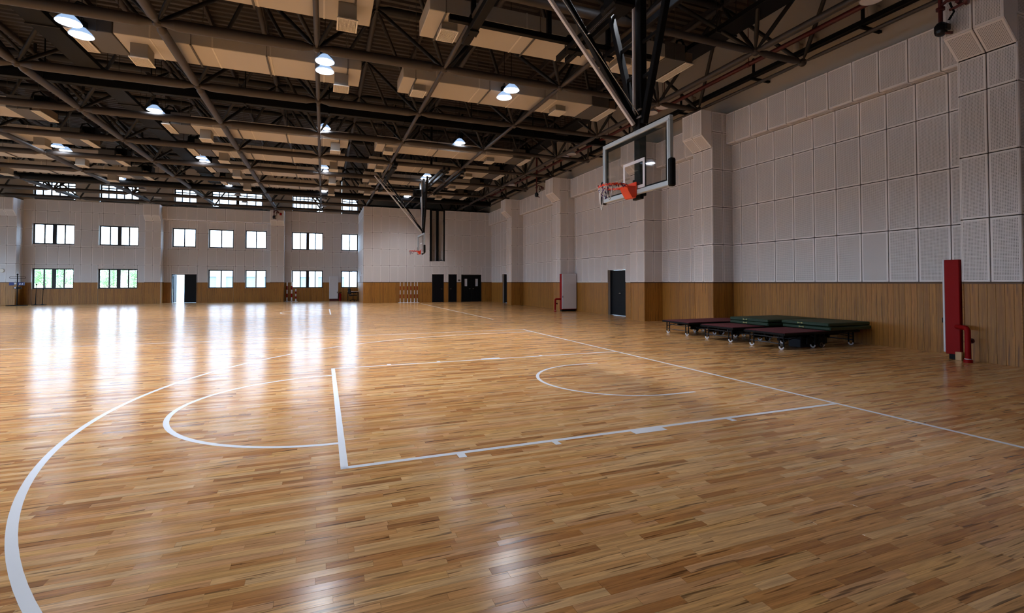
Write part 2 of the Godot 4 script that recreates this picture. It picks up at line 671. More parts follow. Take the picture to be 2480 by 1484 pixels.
func ring_line(b: Mb, cx: float, cz: float, r0: float, r1: float, a0: float, a1: float, n: int) -> void:
	for k in n:
		var p := []
		for s: Array in [[r0, k], [r1, k], [r1, k + 1], [r0, k + 1]]:
			var w: float = deg_to_rad(lerpf(a0, a1, float(s[1]) / n))
			p.append(Vector2(cx + s[0] * cos(w), -cz + s[0] * sin(w)))
		var q := func(m: int, h: float): return Vector3(p[m].x, p[m].y, h)
		b.quad(q.call(0, 0.0006), q.call(1, 0.0006), q.call(2, 0.0006), q.call(3, 0.0006))
		b.quad(q.call(1, 0.0), q.call(2, 0.0), q.call(2, 0.0006), q.call(1, 0.0006))
		b.quad(q.call(3, 0.0), q.call(0, 0.0), q.call(0, 0.0006), q.call(3, 0.0006))


func make_court_lines() -> void:
	var fl: Node3D = get_node("floor")
	var p := paint()
	rect_line(p, -0.035, 0.02, -7.72, 9.0)
	build(fl, "end_line", p, "line_paint")
	p = paint()
	rect_line(p, -28.0, 0.02, -7.74, -7.69)
	build(fl, "side_line", p, "line_paint")
	for s in [1.0, -1.0]:
		p = paint()
		rect_line(p, -5.8, -0.02, minf(s * 2.455, s * 2.4), maxf(s * 2.455, s * 2.4))
		build(fl, "lane_line", p, "line_paint")
		for q: Array in [[-1.81, -1.745], [-3.05, -2.67], [-3.93, -3.87], [-4.85, -4.78]]:
			p = paint()
			rect_line(p, q[0], q[1], minf(s * 2.455, s * 2.545), maxf(s * 2.455, s * 2.545))
			build(fl, "lane_mark", p, "line_paint")
	p = paint()
	rect_line(p, -5.805, -5.745, -2.455, 2.455)
	build(fl, "free_throw_line", p, "line_paint")
	p = paint()
	ring_line(p, -5.775, 0.0, 1.745, 1.8, 90, 270, 48)
	build(fl, "free_throw_arc", p, "line_paint")
	p = paint()
	ring_line(p, -1.575, 0.0, 1.25, 1.3, 90, 270, 40)
	rect_line(p, -1.575, -1.18, 1.25, 1.3)
	rect_line(p, -1.575, -1.18, -1.3, -1.25)
	build(fl, "charge_arc", p, "line_paint")
	p = paint()
	ring_line(p, -1.3, 0.0, 6.93, 6.985, 90, 270, 120)
	rect_line(p, -1.3, -0.03, 6.93, 6.985)
	rect_line(p, -1.3, -0.03, -6.985, -6.93)
	build(fl, "three_point_line", p, "line_paint")
	p = paint()
	rect_line(p, 0.45, 0.51, -27.6, -12.0)
	build(fl, "end_line", p, "line_paint")
	p = paint()
	rect_line(p, -5.64, -5.58, -22.3, -17.5)
	build(fl, "free_throw_line", p, "line_paint")
	p = paint()
	ring_line(p, -5.6, -19.8, 2.25, 2.31, 90, 270, 40)
	build(fl, "free_throw_arc", p, "line_paint")


# ---------------------------------------------------------------- roof deck
func make_roof() -> void:
	var roof := thing("ceiling", "grey corrugated steel roof deck on purlins above the trusses", "ceiling", Vector3.ZERO, "", "structure")
	var b := Mb.new()
	var z := WINDOW_WALL - 0.3
	var x0 := HALL_LEFT - 0.3
	var x1 := RIGHT_WALL + 0.6
	while z < HALL_BACK + 0.3:
		var p := [Vector2(z, DECK), Vector2(z + 0.11, DECK), Vector2(z + 0.14, DECK + 0.07), Vector2(z + 0.25, DECK + 0.07), Vector2(z + 0.28, DECK)]
		for k in 4:
			b.quad(Vector3(x0, p[k].y, p[k].x), Vector3(x1, p[k].y, p[k].x), Vector3(x1, p[k + 1].y, p[k + 1].x), Vector3(x0, p[k + 1].y, p[k + 1].x))
		z += 0.28
	build(roof, "roof_deck", b, "deck")
	b = Mb.new()
	b.box(Vector3(x0, DECK + 0.09, WINDOW_WALL - 0.3), Vector3(x1, DECK + 0.3, HALL_BACK + 0.3))
	build(roof, "roof_slab", b, "steel_dark")
	var pur := Mb.new()
	pur.bevel(Vector3(-0.045, DECK - 0.2, WINDOW_WALL), Vector3(0.045, DECK, HALL_BACK), 0.01)
	var pm := pur.mesh(mat.steel)
	for k in 22:
		put(roof, "purlin", pm, shift(Vector3(5.2 - 1.62 * k, 0, 0)))


# ---------------------------------------------------------------- right wall and its pillars
func make_right_wall() -> void:
	var w := thing("wall_right", "long right wall of white perforated panels over wooden wainscot", "wall", Vector3.ZERO, "", "structure")
	var fr := frame(Vector3.BACK, Vector3(RIGHT_WALL, 0, 0))
	var doors := [Rect2(-12.85, 0, 1.41, 2.06), Rect2(-27.1, 0, 1.1, 2.09)]
	var b := Mb.new()
	b.x = fr
	slab(b, Rect2(BLOCK_WALL - 6.0, 0, HALL_BACK - BLOCK_WALL + 6.0, DECK + 0.1), doors, 0.3)
	build(w, "plaster_wall", b, "plaster")
	# bays between the pillars: [from, to, first full joint]
	var bays := [[-29.6, -23.98, -29.3], [-23.1, -16.96, -22.55], [-16.02, -9.87, -15.84], [-8.95, -6.3, -8.56], [-5.42, 0.98, -5.07], [1.9, 9.2, 2.2]]
	for s: Array in bays:
		var us := [s[0]]
		var u: float = s[2]
		while u < s[1] - 0.08:
			us.append(u)
			u += 0.611
		us.append(s[1])
		panel_grid(w, "wall_panel", fr, us, [WAINSCOT, 2.7, 3.9, 5.1, 5.94], doors, 0.03, s[0] > -10.0)
		boards(w, fr, s[0], s[1], doors)
		# the header that stands forward above the panels
		var hb := Mb.new()
		hb.x = fr
		hb.box(Vector3(s[0], 5.955, 0), Vector3(s[1], 6.92, 0.25))
		build(w, "header_core", hb, "panel_back")
		panel_grid(w, "header_panel", fr * shift(Vector3(0, 0, 0.25)), us, [5.94, 6.92], [], 0.03, s[0] > -10.0)
		var down := Transform3D(Basis(Vector3.BACK, Vector3.LEFT, Vector3.DOWN), Vector3(RIGHT_WALL, 5.955, 0))
		panel_grid(w, "soffit_panel", down, us, [0.03, 0.27], [], 0.015)
	# doors in this wall
	var d := thing("door_1", "narrow dark navy door with silver handle in the long panelled right wall", "door", Vector3(RIGHT_WALL + 0.16, 0, -12.82), "", "structure")
	b = Mb.new()
	b.bevel(Vector3(-0.025, 0.01, 0), Vector3(0.025, 2.05, 1.35), 0.006)
	build(d, "door_leaf", b, "door_navy")
	b = Mb.new()
	b.tube(Vector3(-0.03, 1.0, 0.72), Vector3(-0.09, 1.0, 0.72), 0.012)
	b.tube(Vector3(-0.085, 1.0, 0.72), Vector3(-0.085, 1.0, 0.88), 0.011)
	b.tube(Vector3(-0.02, 1.0, 0.72), Vector3(-0.032, 1.0, 0.72), 0.03)
	build(d, "handle", b, "chrome")
	b = Mb.new()
	for q: Array in [[0.0, 2.05, -0.03, 0.0], [0.0, 2.05, 1.35, 1.39]]:
		b.box(Vector3(-0.05, q[0], q[2]), Vector3(0.05, q[1], q[3]))
	build(d, "door_frame", b, "window_frame")
	d = thing("door_2", "dark door recessed in the right wall beyond the farthest pillar", "door", Vector3(RIGHT_WALL + 0.16, 0, -27.1), "", "structure")
	b = Mb.new()
	b.bevel(Vector3(-0.025, 0.01, 0.03), Vector3(0.025, 2.08, 1.07), 0.006)
	build(d, "door_leaf", b, "door_navy")
	b = Mb.new()
	b.box(Vector3(-0.05, 0, 0), Vector3(0.05, 2.09, 0.03))
	b.box(Vector3(-0.05, 0, 1.07), Vector3(0.05, 2.09, 1.1))
	build(d, "door_frame", b, "window_frame")
	# the pillars
	var spots := [[1.44, 0.89, "panelled pillar with a sloped corbel, nearest on the right wall beside the tall red cabinet"], [-5.85, 0.86, "panelled pillar with a sloped corbel behind the low stage platforms"], [-9.41, 0.92, "panelled pillar with a sloped corbel behind the near backboard"], [-16.5, 0.9, "panelled pillar with a sloped corbel beside the white-fronted fire cabinet"], [-23.54, 0.86, "panelled pillar with a sloped corbel, farthest along the right wall"]]
	for s: Array in spots:
		pillar(frame(Vector3.BACK, Vector3(RIGHT_WALL, 0, s[0])), s[1], RIGHT_WALL - PILLAR_FACE, s[2], false, s[0] > -7.0)


# a pillar: u across its face, w towards the hall; `deep` how far it stands out of the wall
func pillar(fr: Transform3D, wide: float, deep: float, label: String, joined := false, drilled := true) -> void:
	var o := thing("pillar", label, "pillar", Vector3.ZERO, "", "structure")
	var h := wide / 2.0
	var out := deep + 0.42
	var core := Mb.new()
	core.x = fr * Transform3D(Basis(Vector3(0, 0, 1), Vector3.UP, Vector3(-1, 0, 0)), Vector3.ZERO)
	core.prism([Vector2(0, 0), Vector2(deep - 0.03, 0), Vector2(deep - 0.03, 5.79), Vector2(out - 0.03, 6.16), Vector2(out - 0.03, PANEL_TOP - 0.01), Vector2(0, PANEL_TOP - 0.01)], -h + 0.03, h - 0.03)
	build(o, "pillar_core", core, "panel_back")
	var face := fr * shift(Vector3(0, 0, deep - 0.03))
	panel_grid(o, "pillar_panel", face, [-h, 0.0, h], [WAINSCOT, 2.7, 3.9, 5.1, 5.78], [], 0.03, drilled)
	panel_grid(o, "pillar_panel", fr * shift(Vector3(0, 0, out - 0.03)), [-h, 0.0, h], [6.15, PANEL_TOP], [], 0.03, drilled)
	var run := Vector2(out - deep, 6.15 - 5.78)
	var up := Vector3(0, run.y, run.x).normalized()
	var slope := fr * Transform3D(Basis(Vector3.RIGHT, up, Vector3.RIGHT.cross(up)), Vector3(0, 5.78, deep)) * shift(Vector3(0, 0, -0.03))
	panel_grid(o, "corbel_panel", slope, [-h, 0.0, h], [0.0, run.length()], [], 0.03, drilled)
	boards(o, face, -h, h, [], joined)
	for s: float in [1.0, -1.0]:
		var side := fr * frame(Vector3(0, 0, -s), Vector3(s * (h - 0.03), 0, 0))
		var us := [-deep, -deep / 2.0, 0.0] if s > 0.0 else [0.0, deep / 2.0, deep]
		panel_grid(o, "side_panel", side, us, [WAINSCOT, 2.7, 3.9, 5.1, 6.3, PANEL_TOP], [], 0.03, drilled)
		boards(o, side, us[0], us[2], [], joined)
		# the cheek of the corbel
		var cheek := Mb.new()
		cheek.x = core.x
		var z := s * h
		cheek.prism([Vector2(deep + 0.006, 5.80), Vector2(out, 6.165), Vector2(out, PANEL_TOP), Vector2(deep + 0.006, PANEL_TOP)], minf(-z, -z + s * 0.03), maxf(-z, -z + s * 0.03))
		build(o, "corbel_cheek", cheek, "panel_rim")


# ---------------------------------------------------------------- window wall
# a window: rect in the wall's u and v, `cols` the mullion places as shares of the width, `thick` the broad ones
func window(no: int, fr: Transform3D, r: Rect2, cols: Array, rows: Array, thick: Array, label: String) -> void:
	var o := thing("window_%d" % no, label, "window", fr * v3(r.position, -0.14), "", "structure")
	o.basis = fr.basis
	var w := r.size.x
	var h := r.size.y
	var b := Mb.new()
	var e := 0.075
	b.bevel(Vector3(0, 0, -0.03), Vector3(w, e, 0.03), 0.006)
	b.bevel(Vector3(0, h - e, -0.03), Vector3(w, h, 0.03), 0.006)
	b.bevel(Vector3(0, e, -0.03), Vector3(e, h - e, 0.03), 0.006)
	b.bevel(Vector3(w - e, e, -0.03), Vector3(w, h - e, 0.03), 0.006)
	build(o, "window_frame", b, "window_frame")
	var us := [0.0]
	for k in cols.size():
		var m := Mb.new()
		var half := 0.11 if thick.has(k) else 0.036
		m.bevel(Vector3(cols[k] * w - half, e, -0.025), Vector3(cols[k] * w + half, h - e, 0.025), 0.005)
		build(o, "mullion", m, "window_frame")
		us.append(cols[k] * w)
	us.append(w)
	var vs := [0.0]
	for q: float in rows:
		var m := Mb.new()
		m.bevel(Vector3(e, q * h - 0.034, -0.024), Vector3(w - e, q * h + 0.034, 0.024), 0.005)
		build(o, "transom", m, "window_frame")
		vs.append(q * h)
	vs.append(h)
	for k in us.size() - 1:
		for l in vs.size() - 1:
			var p := Mb.new()
			p.box(Vector3(us[k] + 0.02, vs[l] + 0.02, -0.004), Vector3(us[k + 1] - 0.02, vs[l + 1] - 0.02, 0.002))
			build(o, "pane", p, "glass")


func make_window_wall() -> void:
	var w := thing("wall_far", "far wall of white panels with two rows of windows and clerestory lights", "wall", Vector3.ZERO, "", "structure")
	var fr := frame(Vector3.RIGHT, Vector3(0, 0, WINDOW_WALL))
	var low := 1.05
	var high := 4.07
	var lh := 1.38
	var four := [0.265, 0.5, 0.75]
	var two := [0.5]
	var wins := [
		[-24.05, -21.84, low, lh, four, [], [1], "dark-framed four-pane lower window nearest the scoreboard stand"],
		[-20.5, -18.23, low, lh, four, [], [1], "dark-framed four-pane lower window just left of the panelled pillar, garden green behind"],
		[-13.9, -12.26, low, lh, two, [], [], "dark-framed two-pane lower window beside the open door, pale building behind"],
		[-11.47, -10.03, low, lh, two, [], [], "dark-framed two-pane lower window beside the pillar with the water cannon"],
		[-8.24, -5.97, low, lh, four, [], [1], "dark-framed four-pane lower window behind the red and white posts"],
		[-4.58, -3.3, low, lh, two, [], [], "dark-framed two-pane lower window above the desk"],
		[-24.06, -21.83, high, lh, four, [], [1], "dark-framed four-pane upper window above the scoreboard stand"],
		[-20.48, -18.21, high, lh, four, [], [1], "dark-framed four-pane upper window second from the hall's outer end"],
		[-16.19, -14.71, high, lh, two, [], [], "dark-framed two-pane upper window above the open door"],
		[-13.89, -12.27, high, lh, two, [], [], "dark-framed two-pane upper window in the middle of three under the header"],
		[-11.48, -10.04, high, lh, two, [], [], "dark-framed two-pane upper window beside the pillar with the water cannon"],
		[-8.25, -5.97, high, lh, four, [], [1], "dark-framed four-pane upper window above the red and white posts"],
		[-4.58, -3.3, high, lh, two, [], [], "dark-framed two-pane upper window high above the desk"],
		[-24.05, -21.81, 7.1, 1.22, [0.2, 0.4, 0.6, 0.8], [0.22, 0.8], [], "clerestory window under the roof above the scoreboard stand"],
		[-20.46, -18.21, 7.1, 1.22, [0.2, 0.4, 0.6, 0.8], [0.22, 0.8], [], "clerestory window under the roof second from the hall's outer end"],
		[-16.1, -14.68, 7.1, 1.22, [0.33, 0.66], [0.22, 0.8], [], "narrow clerestory window under the roof above the open door"],
		[-13.75, -10.34, 7.1, 1.22, [0.14, 0.32, 0.5, 0.68, 0.86], [0.22, 0.8], [2], "widest clerestory window under the roof, behind the truss tip"],
		[-8.24, -5.97, 7.1, 1.22, [0.12, 0.24, 0.37, 0.5, 0.63, 0.76, 0.88], [0.22, 0.8], [], "clerestory window with close bars above the red and white posts"],
		[-4.56, -3.3, 7.1, 1.22, [0.48, 0.62], [0.22, 0.8], [], "clerestory window under the roof beside the white projecting room"],
	]
	var holes := []
	for s: Array in wins:
		holes.append(Rect2(s[0], s[2], s[1] - s[0], s[3]))
	var door := Rect2(-16.2, 0, 1.57, 2.08)
	holes.append(door)
	var b := Mb.new()
	b.x = fr
	slab(b, Rect2(HALL_LEFT - 0.3, 0, RIGHT_WALL - HALL_LEFT + 0.6, DECK + 0.1), holes, 0.3)
	build(w, "plaster_wall", b, "plaster")
	var bays := [[-28.4, -25.5, -28.0, PANEL_TOP + 0.1], [-24.55, -17.6, -24.52, PANEL_TOP + 0.1], [-16.69, -9.73, -16.4, 6.0], [-8.74, BLOCK_SIDE, -8.3, PANEL_TOP + 0.1]]
	for s: Array in bays:
		var us := [s[0]]
		var u: float = s[2]
		while u < s[1] - 0.1:
			if u > s[0] + 0.1:
				us.append(u)
			u += 0.611
		us.append(s[1])
		panel_grid(w, "wall_panel", fr, us, [WAINSCOT, 2.7, 3.9, 5.1, 6.0] if s[3] < 6.5 else [WAINSCOT, 2.7, 3.9, 5.1, 6.3, s[3]], holes, 0.03, false)
		boards(w, fr, s[0], s[1], holes, true)
		if s[3] < 6.5:
			var hb := Mb.new()
			hb.x = fr
			hb.box(Vector3(s[0], 6.015, 0), Vector3(s[1], 6.93, 0.5))
			build(w, "header_core", hb, "panel_back")
			panel_grid(w, "header_panel", fr * shift(Vector3(0, 0, 0.5)), us, [6.0, 6.94], [], 0.03, false)
			var down := Transform3D(Basis(Vector3.RIGHT, Vector3.BACK, Vector3.DOWN), Vector3(0, 6.015, WINDOW_WALL))
			panel_grid(w, "soffit_panel", down, us, [0.03, 0.52], [], 0.015)
	for k in wins.size():
		var s: Array = wins[k]
		window(k + 1, fr, holes[k], s[4], s[5], s[6], s[7])
	for s: Array in [[-25.0, "panelled pillar on the window wall behind the scoreboard stand"], [-17.14, "panelled pillar on the window wall beside the open door"], [-9.22, "panelled pillar on the window wall with the red fire alarm at its top"]]:
		pillar(frame(Vector3.RIGHT, Vector3(s[0], 0, WINDOW_WALL)), 0.95, 0.8, s[1], true, false)
	# the double door: its outer leaf stands open, the other is shut
	var d := thing("door_3", "double door to the daylight, one dark leaf shut and the other open", "door", Vector3(-16.2, 0, WINDOW_WALL - 0.12), "", "structure")
	b = Mb.new()
	b.bevel(Vector3(0.78, 0.01, -0.025), Vector3(1.53, 2.04, 0.025), 0.006)
	build(d, "door_leaf", b, "door_navy")
	b = Mb.new()
	b.bevel(Vector3(0.06, 0.01, -0.82), Vector3(0.11, 2.04, -0.05), 0.006)
	build(d, "door_leaf", b, "door_navy")
	b = Mb.new()
	b.box(Vector3(0, 0, -0.06), Vector3(0.05, 2.08, 0.06))
	b.box(Vector3(1.53, 0, -0.06), Vector3(1.57, 2.08, 0.06))
	b.box(Vector3(0.05, 2.04, -0.06), Vector3(1.53, 2.08, 0.06))
	build(d, "door_frame", b, "window_frame")


# ---------------------------------------------------------------- the room that projects into the hall
func make_block() -> void:
	var w := thing("wall_block", "white panelled front of the projecting room at the hall's far corner", "wall", Vector3.ZERO, "", "structure")
	var fr := frame(Vector3.RIGHT, Vector3(0, 0, BLOCK_WALL))
	var alcove := Rect2(1.5, 3.09, 1.16, 4.0)
	var holes := [Rect2(1.69, 0, 0.89, 2.1), Rect2(2.94, 0, 0.65, 2.1), Rect2(3.95, 0, 1.6, 2.08), alcove]
	var b := Mb.new()
	b.x = fr
	slab(b, Rect2(BLOCK_SIDE, 0, RIGHT_WALL - BLOCK_SIDE + 0.3, PANEL_TOP), holes, 0.25)
	b.box(Vector3(BLOCK_SIDE + 0.02, PANEL_TOP - 0.2, -5.5), Vector3(1.5, PANEL_TOP - 0.02, -0.25))
	b.box(Vector3(1.5, PANEL_TOP - 0.2, -5.5), Vector3(RIGHT_WALL, PANEL_TOP - 0.02, -0.56))
	build(w, "plaster_wall", b, "panel_back")
	var us := [BLOCK_SIDE]
	for k in 16:
		us.append(-2.65 + 0.607 * k)
	us[-1] = RIGHT_WALL
	panel_grid(w, "wall_panel", fr, us, [WAINSCOT, 2.7, 3.9, 5.1, 6.3, PANEL_TOP], holes, 0.03, false)
	boards(w, fr, BLOCK_SIDE, RIGHT_WALL, holes, true)
	# its side towards the windows
	var sf := frame(Vector3.BACK, Vector3(BLOCK_SIDE, 0, 0))
	b = Mb.new()
	b.x = sf
	slab(b, Rect2(WINDOW_WALL, 0, BLOCK_WALL - WINDOW_WALL - 0.001, PANEL_TOP), [], 0.25)
	build(w, "plaster_wall", b, "panel_back")
	panel_grid(w, "side_panel", sf, range_to(WINDOW_WALL, BLOCK_WALL + 0.03, 9), [WAINSCOT, 2.7, 3.9, 5.1, 6.3, PANEL_TOP], [], 0.03, false)
	boards(w, sf, WINDOW_WALL, BLOCK_WALL + 0.016, [], true)
	# the alcove
	b = Mb.new()
	b.x = fr
	b.box(Vector3(1.5, 3.07, -0.5), Vector3(2.66, 3.09, 0.0))
	b.box(Vector3(1.5, 3.09, -0.55), Vector3(2.66, PANEL_TOP, -0.5))
	build(w, "alcove_shell", b, "panel_rim")
	panel_grid(w, "alcove_panel", fr * shift(Vector3(0, 0, -0.5)), [1.5, 1.9, 2.28, 2.66], [3.09, 3.9, 5.1, 6.3, PANEL_TOP], [], 0.03, false)
	b = Mb.new()
	b.x = fr
	b.bevel(Vector3(1.51, 3.09, -0.46), Vector3(1.66, PANEL_TOP + 0.1, 0.035), 0.01)
	build(w, "alcove_post", b, "black_metal")
	var st := thing("standpipe", "black vertical pipe standing in the tall wall alcove", "pipe", Vector3(2.12, 3.09, BLOCK_WALL - 0.22))
	b = Mb.new()
	b.lathe([Vector2(0, 0), Vector2(0.14, 0), Vector2(0.14, 0.03), Vector2(0.095, 0.04), Vector2(0.095, 4.0), Vector2(0, 4.0)], 16)
	build(st, "pipe", b, "black_metal")
	b = Mb.new()
	b.path([Vector3(0.18, 0.03, 0.05), Vector3(0.26, 0.08, 0.0), Vector3(0.34, 0.09, 0.05), Vector3(0.42, 0.04, 0.03)], 0.025, 8)
	build(st, "cable", b, "black_metal")
	# doors of the room
	var specs := [[4, 1.69, 0.89, 2.1, false, "wide plain navy door beside the slalom poles"], [5, 2.94, 0.65, 2.1, false, "narrow plain navy door between the wide door and the double door"], [6, 3.95, 1.6, 2.08, true, "black double door with two narrow glass lights"]]
	for s: Array in specs:
		var d := thing("door_%d" % s[0], s[5], "door", Vector3(s[1], 0, BLOCK_WALL - 0.02), "", "structure")
		var n := 2 if s[4] else 1
		var lw: float = (s[2] - 0.06) / n
		for k in n:
			var l := Mb.new()
			var x0: float = 0.03 + k * lw
			var light := Rect2(x0 + (0.24 if k == 0 else lw - 0.44), 1.19, 0.2, 0.57)
			for q: Rect2 in cut(Rect2(x0 + 0.004, 0.01, lw - 0.008, s[3] - 0.05), [light] if s[4] else []):
				l.bevel(Vector3(q.position.x, q.position.y, -0.02), Vector3(q.end.x, q.end.y, 0.025), 0.002)
			build(d, "door_leaf", l, "black_metal" if s[4] else "door_navy")
			if s[4]:
				l = Mb.new()
				l.box(Vector3(light.position.x, light.position.y, -0.005), Vector3(light.end.x, light.end.y, 0.01))
				build(d, "glass_light", l, "white_metal")
			l = Mb.new()
			var hx: float = x0 + (0.1 if k == 1 or (not s[4] and s[0] == 5) else lw - 0.1)
			l.tube(Vector3(hx, 1.0, 0.02), Vector3(hx, 1.0, 0.09), 0.014)
			l.tube(Vector3(hx, 1.0, 0.085), Vector3(hx + (0.1 if hx < x0 + 0.2 else -0.1), 1.0, 0.085), 0.011)
			build(d, "handle", l, "chrome")
		var f := Mb.new()
		f.box(Vector3(0, 0, -0.05), Vector3(0.03, s[3], 0.045))
		f.box(Vector3(s[2] - 0.03, 0, -0.05), Vector3(s[2], s[3], 0.045))
		f.box(Vector3(0.03, s[3] - 0.035, -0.05), Vector3(s[2] - 0.03, s[3], 0.045))
		build(d, "door_frame", f, "window_frame")
	var g := thing("door_sign", "small dark sign on the panels between the narrow and the double door", "sign", Vector3(3.78, 1.66, BLOCK_WALL + 0.03))
	b = Mb.new()
	b.bevel(Vector3(-0.09, -0.045, 0), Vector3(0.09, 0.045, 0.03), 0.006)
	build(g, "sign_plate", b, "black_metal")


# ---------------------------------------------------------------- the walls outside the frame
func make_hidden_walls() -> void:
	var w := thing("wall_left_unseen", "window wall out of view, its glazing placed to light the hall from the side", "wall", Vector3.ZERO, "", "structure")
	var fr := frame(Vector3.FORWARD, Vector3(HALL_LEFT, 0, 0))
	var holes := []
	for k in 9:
		for y: Array in [[0.25, 3.5]]:
			holes.append(Rect2(-8.0 + 4.6 * k, y[0], 4.2, y[1]))  # unseen glazing, made large to light the right wall and floor
	var b := Mb.new()
	b.x = fr
	slab(b, Rect2(-HALL_BACK - 0.3, 0, HALL_BACK - WINDOW_WALL + 0.6, DECK + 0.1), holes, 0.3)
	build(w, "panelled_wall", b, "panel_rim")
	boards(w, fr, -HALL_BACK, -WINDOW_WALL, holes, true)
	for k in holes.size():
		window(20 + k, fr, holes[k], [0.25, 0.5, 0.75], [0.7], [1], "tall dark-framed side glazing out of view, placed to light the hall, bay %d from the back" % [k + 1])
	w = thing("wall_behind", "plain white panelled wall behind the camera", "wall", Vector3.ZERO, "", "structure")
	fr = frame(Vector3.LEFT, Vector3(0, 0, HALL_BACK))
	b = Mb.new()
	b.x = fr
	slab(b, Rect2(-RIGHT_WALL - 0.3, 0, RIGHT_WALL - HALL_LEFT + 0.6, DECK + 0.1), [], 0.3)
	build(w, "panelled_wall", b, "panel_rim")
	boards(w, fr, -RIGHT_WALL, -HALL_LEFT, [], true)


# ---------------------------------------------------------------- outside
func make_outside() -> void:
	var g := thing("ground", "pale paved yard outside the windows", "ground", Vector3.ZERO, "", "structure")
	var b := Mb.new()
	b.box(Vector3(-160, -0.6, -190), Vector3(120, -0.26, 120))
	build(g, "paving", b, "concrete")
	var step := Mb.new()
	step.bevel(Vector3(-17.5, -0.26, WINDOW_WALL - 2.2), Vector3(-13.4, -0.02, WINDOW_WALL - 0.3), 0.02)
	build(g, "door_step", step, "concrete")
	# one crown shared by the trees: leaves on branching lumps
	var crown := Mb.new()
	var r := RandomNumberGenerator.new()
	r.seed = 3
	var lumps := []
	for k in 16:
		lumps.append([Vector3(r.randf_range(-1.7, 1.7), r.randf_range(2.0, 5.2), r.randf_range(-1.7, 1.7)), r.randf_range(0.8, 1.4)])
	for k in 3400:
		var l: Array = lumps[k % lumps.size()]
		var d := Vector3(r.randfn(), r.randfn(), r.randfn()).normalized()
		var p: Vector3 = l[0] + d * l[1] * pow(r.randf(), 0.3)
		var s := r.randf_range(0.1, 0.2)
		var u := d.cross(Vector3(r.randfn(), r.randfn(), r.randfn())).normalized() * s
		var w := (d * 0.6 + Vector3(r.randfn(), r.randfn(), r.randfn()) * 0.5).normalized().cross(u).normalized() * s * 0.5
		crown.quad(p - u, p - w * 0.8, p + u, p + w * 0.8)
	var cm := crown.mesh(mat.leaf)
	var trunk := Mb.new()
	trunk.lathe([Vector2(0.2, 0), Vector2(0.14, 0.4), Vector2(0.11, 2.0), Vector2(0.05, 4.2)], 10)
	trunk.tube(Vector3(0, 1.8, 0), Vector3(0.9, 3.2, 0.3), 0.06, 0.03)
	trunk.tube(Vector3(0, 2.1, 0), Vector3(-0.8, 3.6, -0.5), 0.06, 0.03)
	var tm := trunk.mesh(mat.bark)
	var spots := [[-30.8, -56.0, 0.62, "leafy tree outside, seen through the window nearest the scoreboard stand"], [-27.4, -58.0, 0.6, "leafy tree outside, beyond the four-pane lower windows"], [-24.6, -56.0, 0.55, "smaller leafy tree outside, behind the second four-pane lower window"], [-34.5, -62.0, 0.6, "leafy tree outside, far off towards the hall's outer end"]]
	for s: Array in spots:
		var o := thing("tree", s[3], "tree", Vector3(s[0], -0.26, s[1]), "trees in the yard")
		o.scale = Vector3.ONE * s[2]
		o.rotation.y = s[0]
		put(o, "trunk", tm)
		put(o, "foliage", cm).set_meta("kind", "stuff")
	var h := thing("building", "pale building with rows of windows across the yard", "building", Vector3(-14.0, -0.26, -68.0))
	var hw := Mb.new()
	var wins := []
	for k in 10:
		for l in 2:
			wins.append(Rect2(-11.0 + 2.3 * k, 0.9 + 3.1 * l, 1.2, 1.6))
	slab(hw, Rect2(-12, 0, 24, 6.4), wins, 0.4)
	hw.box(Vector3(-12, 0, -8), Vector3(12, 6.4, -0.4))
	build(h, "facade", hw, "facade")
	for q: Rect2 in wins:
		var p := Mb.new()
		p.box(v3(q.position, -0.3), v3(q.end, -0.25))
		build(h, "window", p, "facade_glass")


# ---------------------------------------------------------------- space frame
# a round bar between nodes, drawn to a cone at each end
func bar_mesh(l: float, r: float, m: String) -> ArrayMesh:
	var key := "bar %.3f %.3f %s" % [l, r, m]
	if not cache.has(key):
		var b := Mb.new()
		var e := minf(0.34, l * 0.2)
		b.lathe([Vector2(r * 0.5, 0.08), Vector2(r * 0.55, 0.12), Vector2(r, e), Vector2(r, l - e), Vector2(r * 0.55, l - 0.12), Vector2(r * 0.5, l - 0.08)], 14)
		cache[key] = b.mesh(mat[m])
	return cache[key]


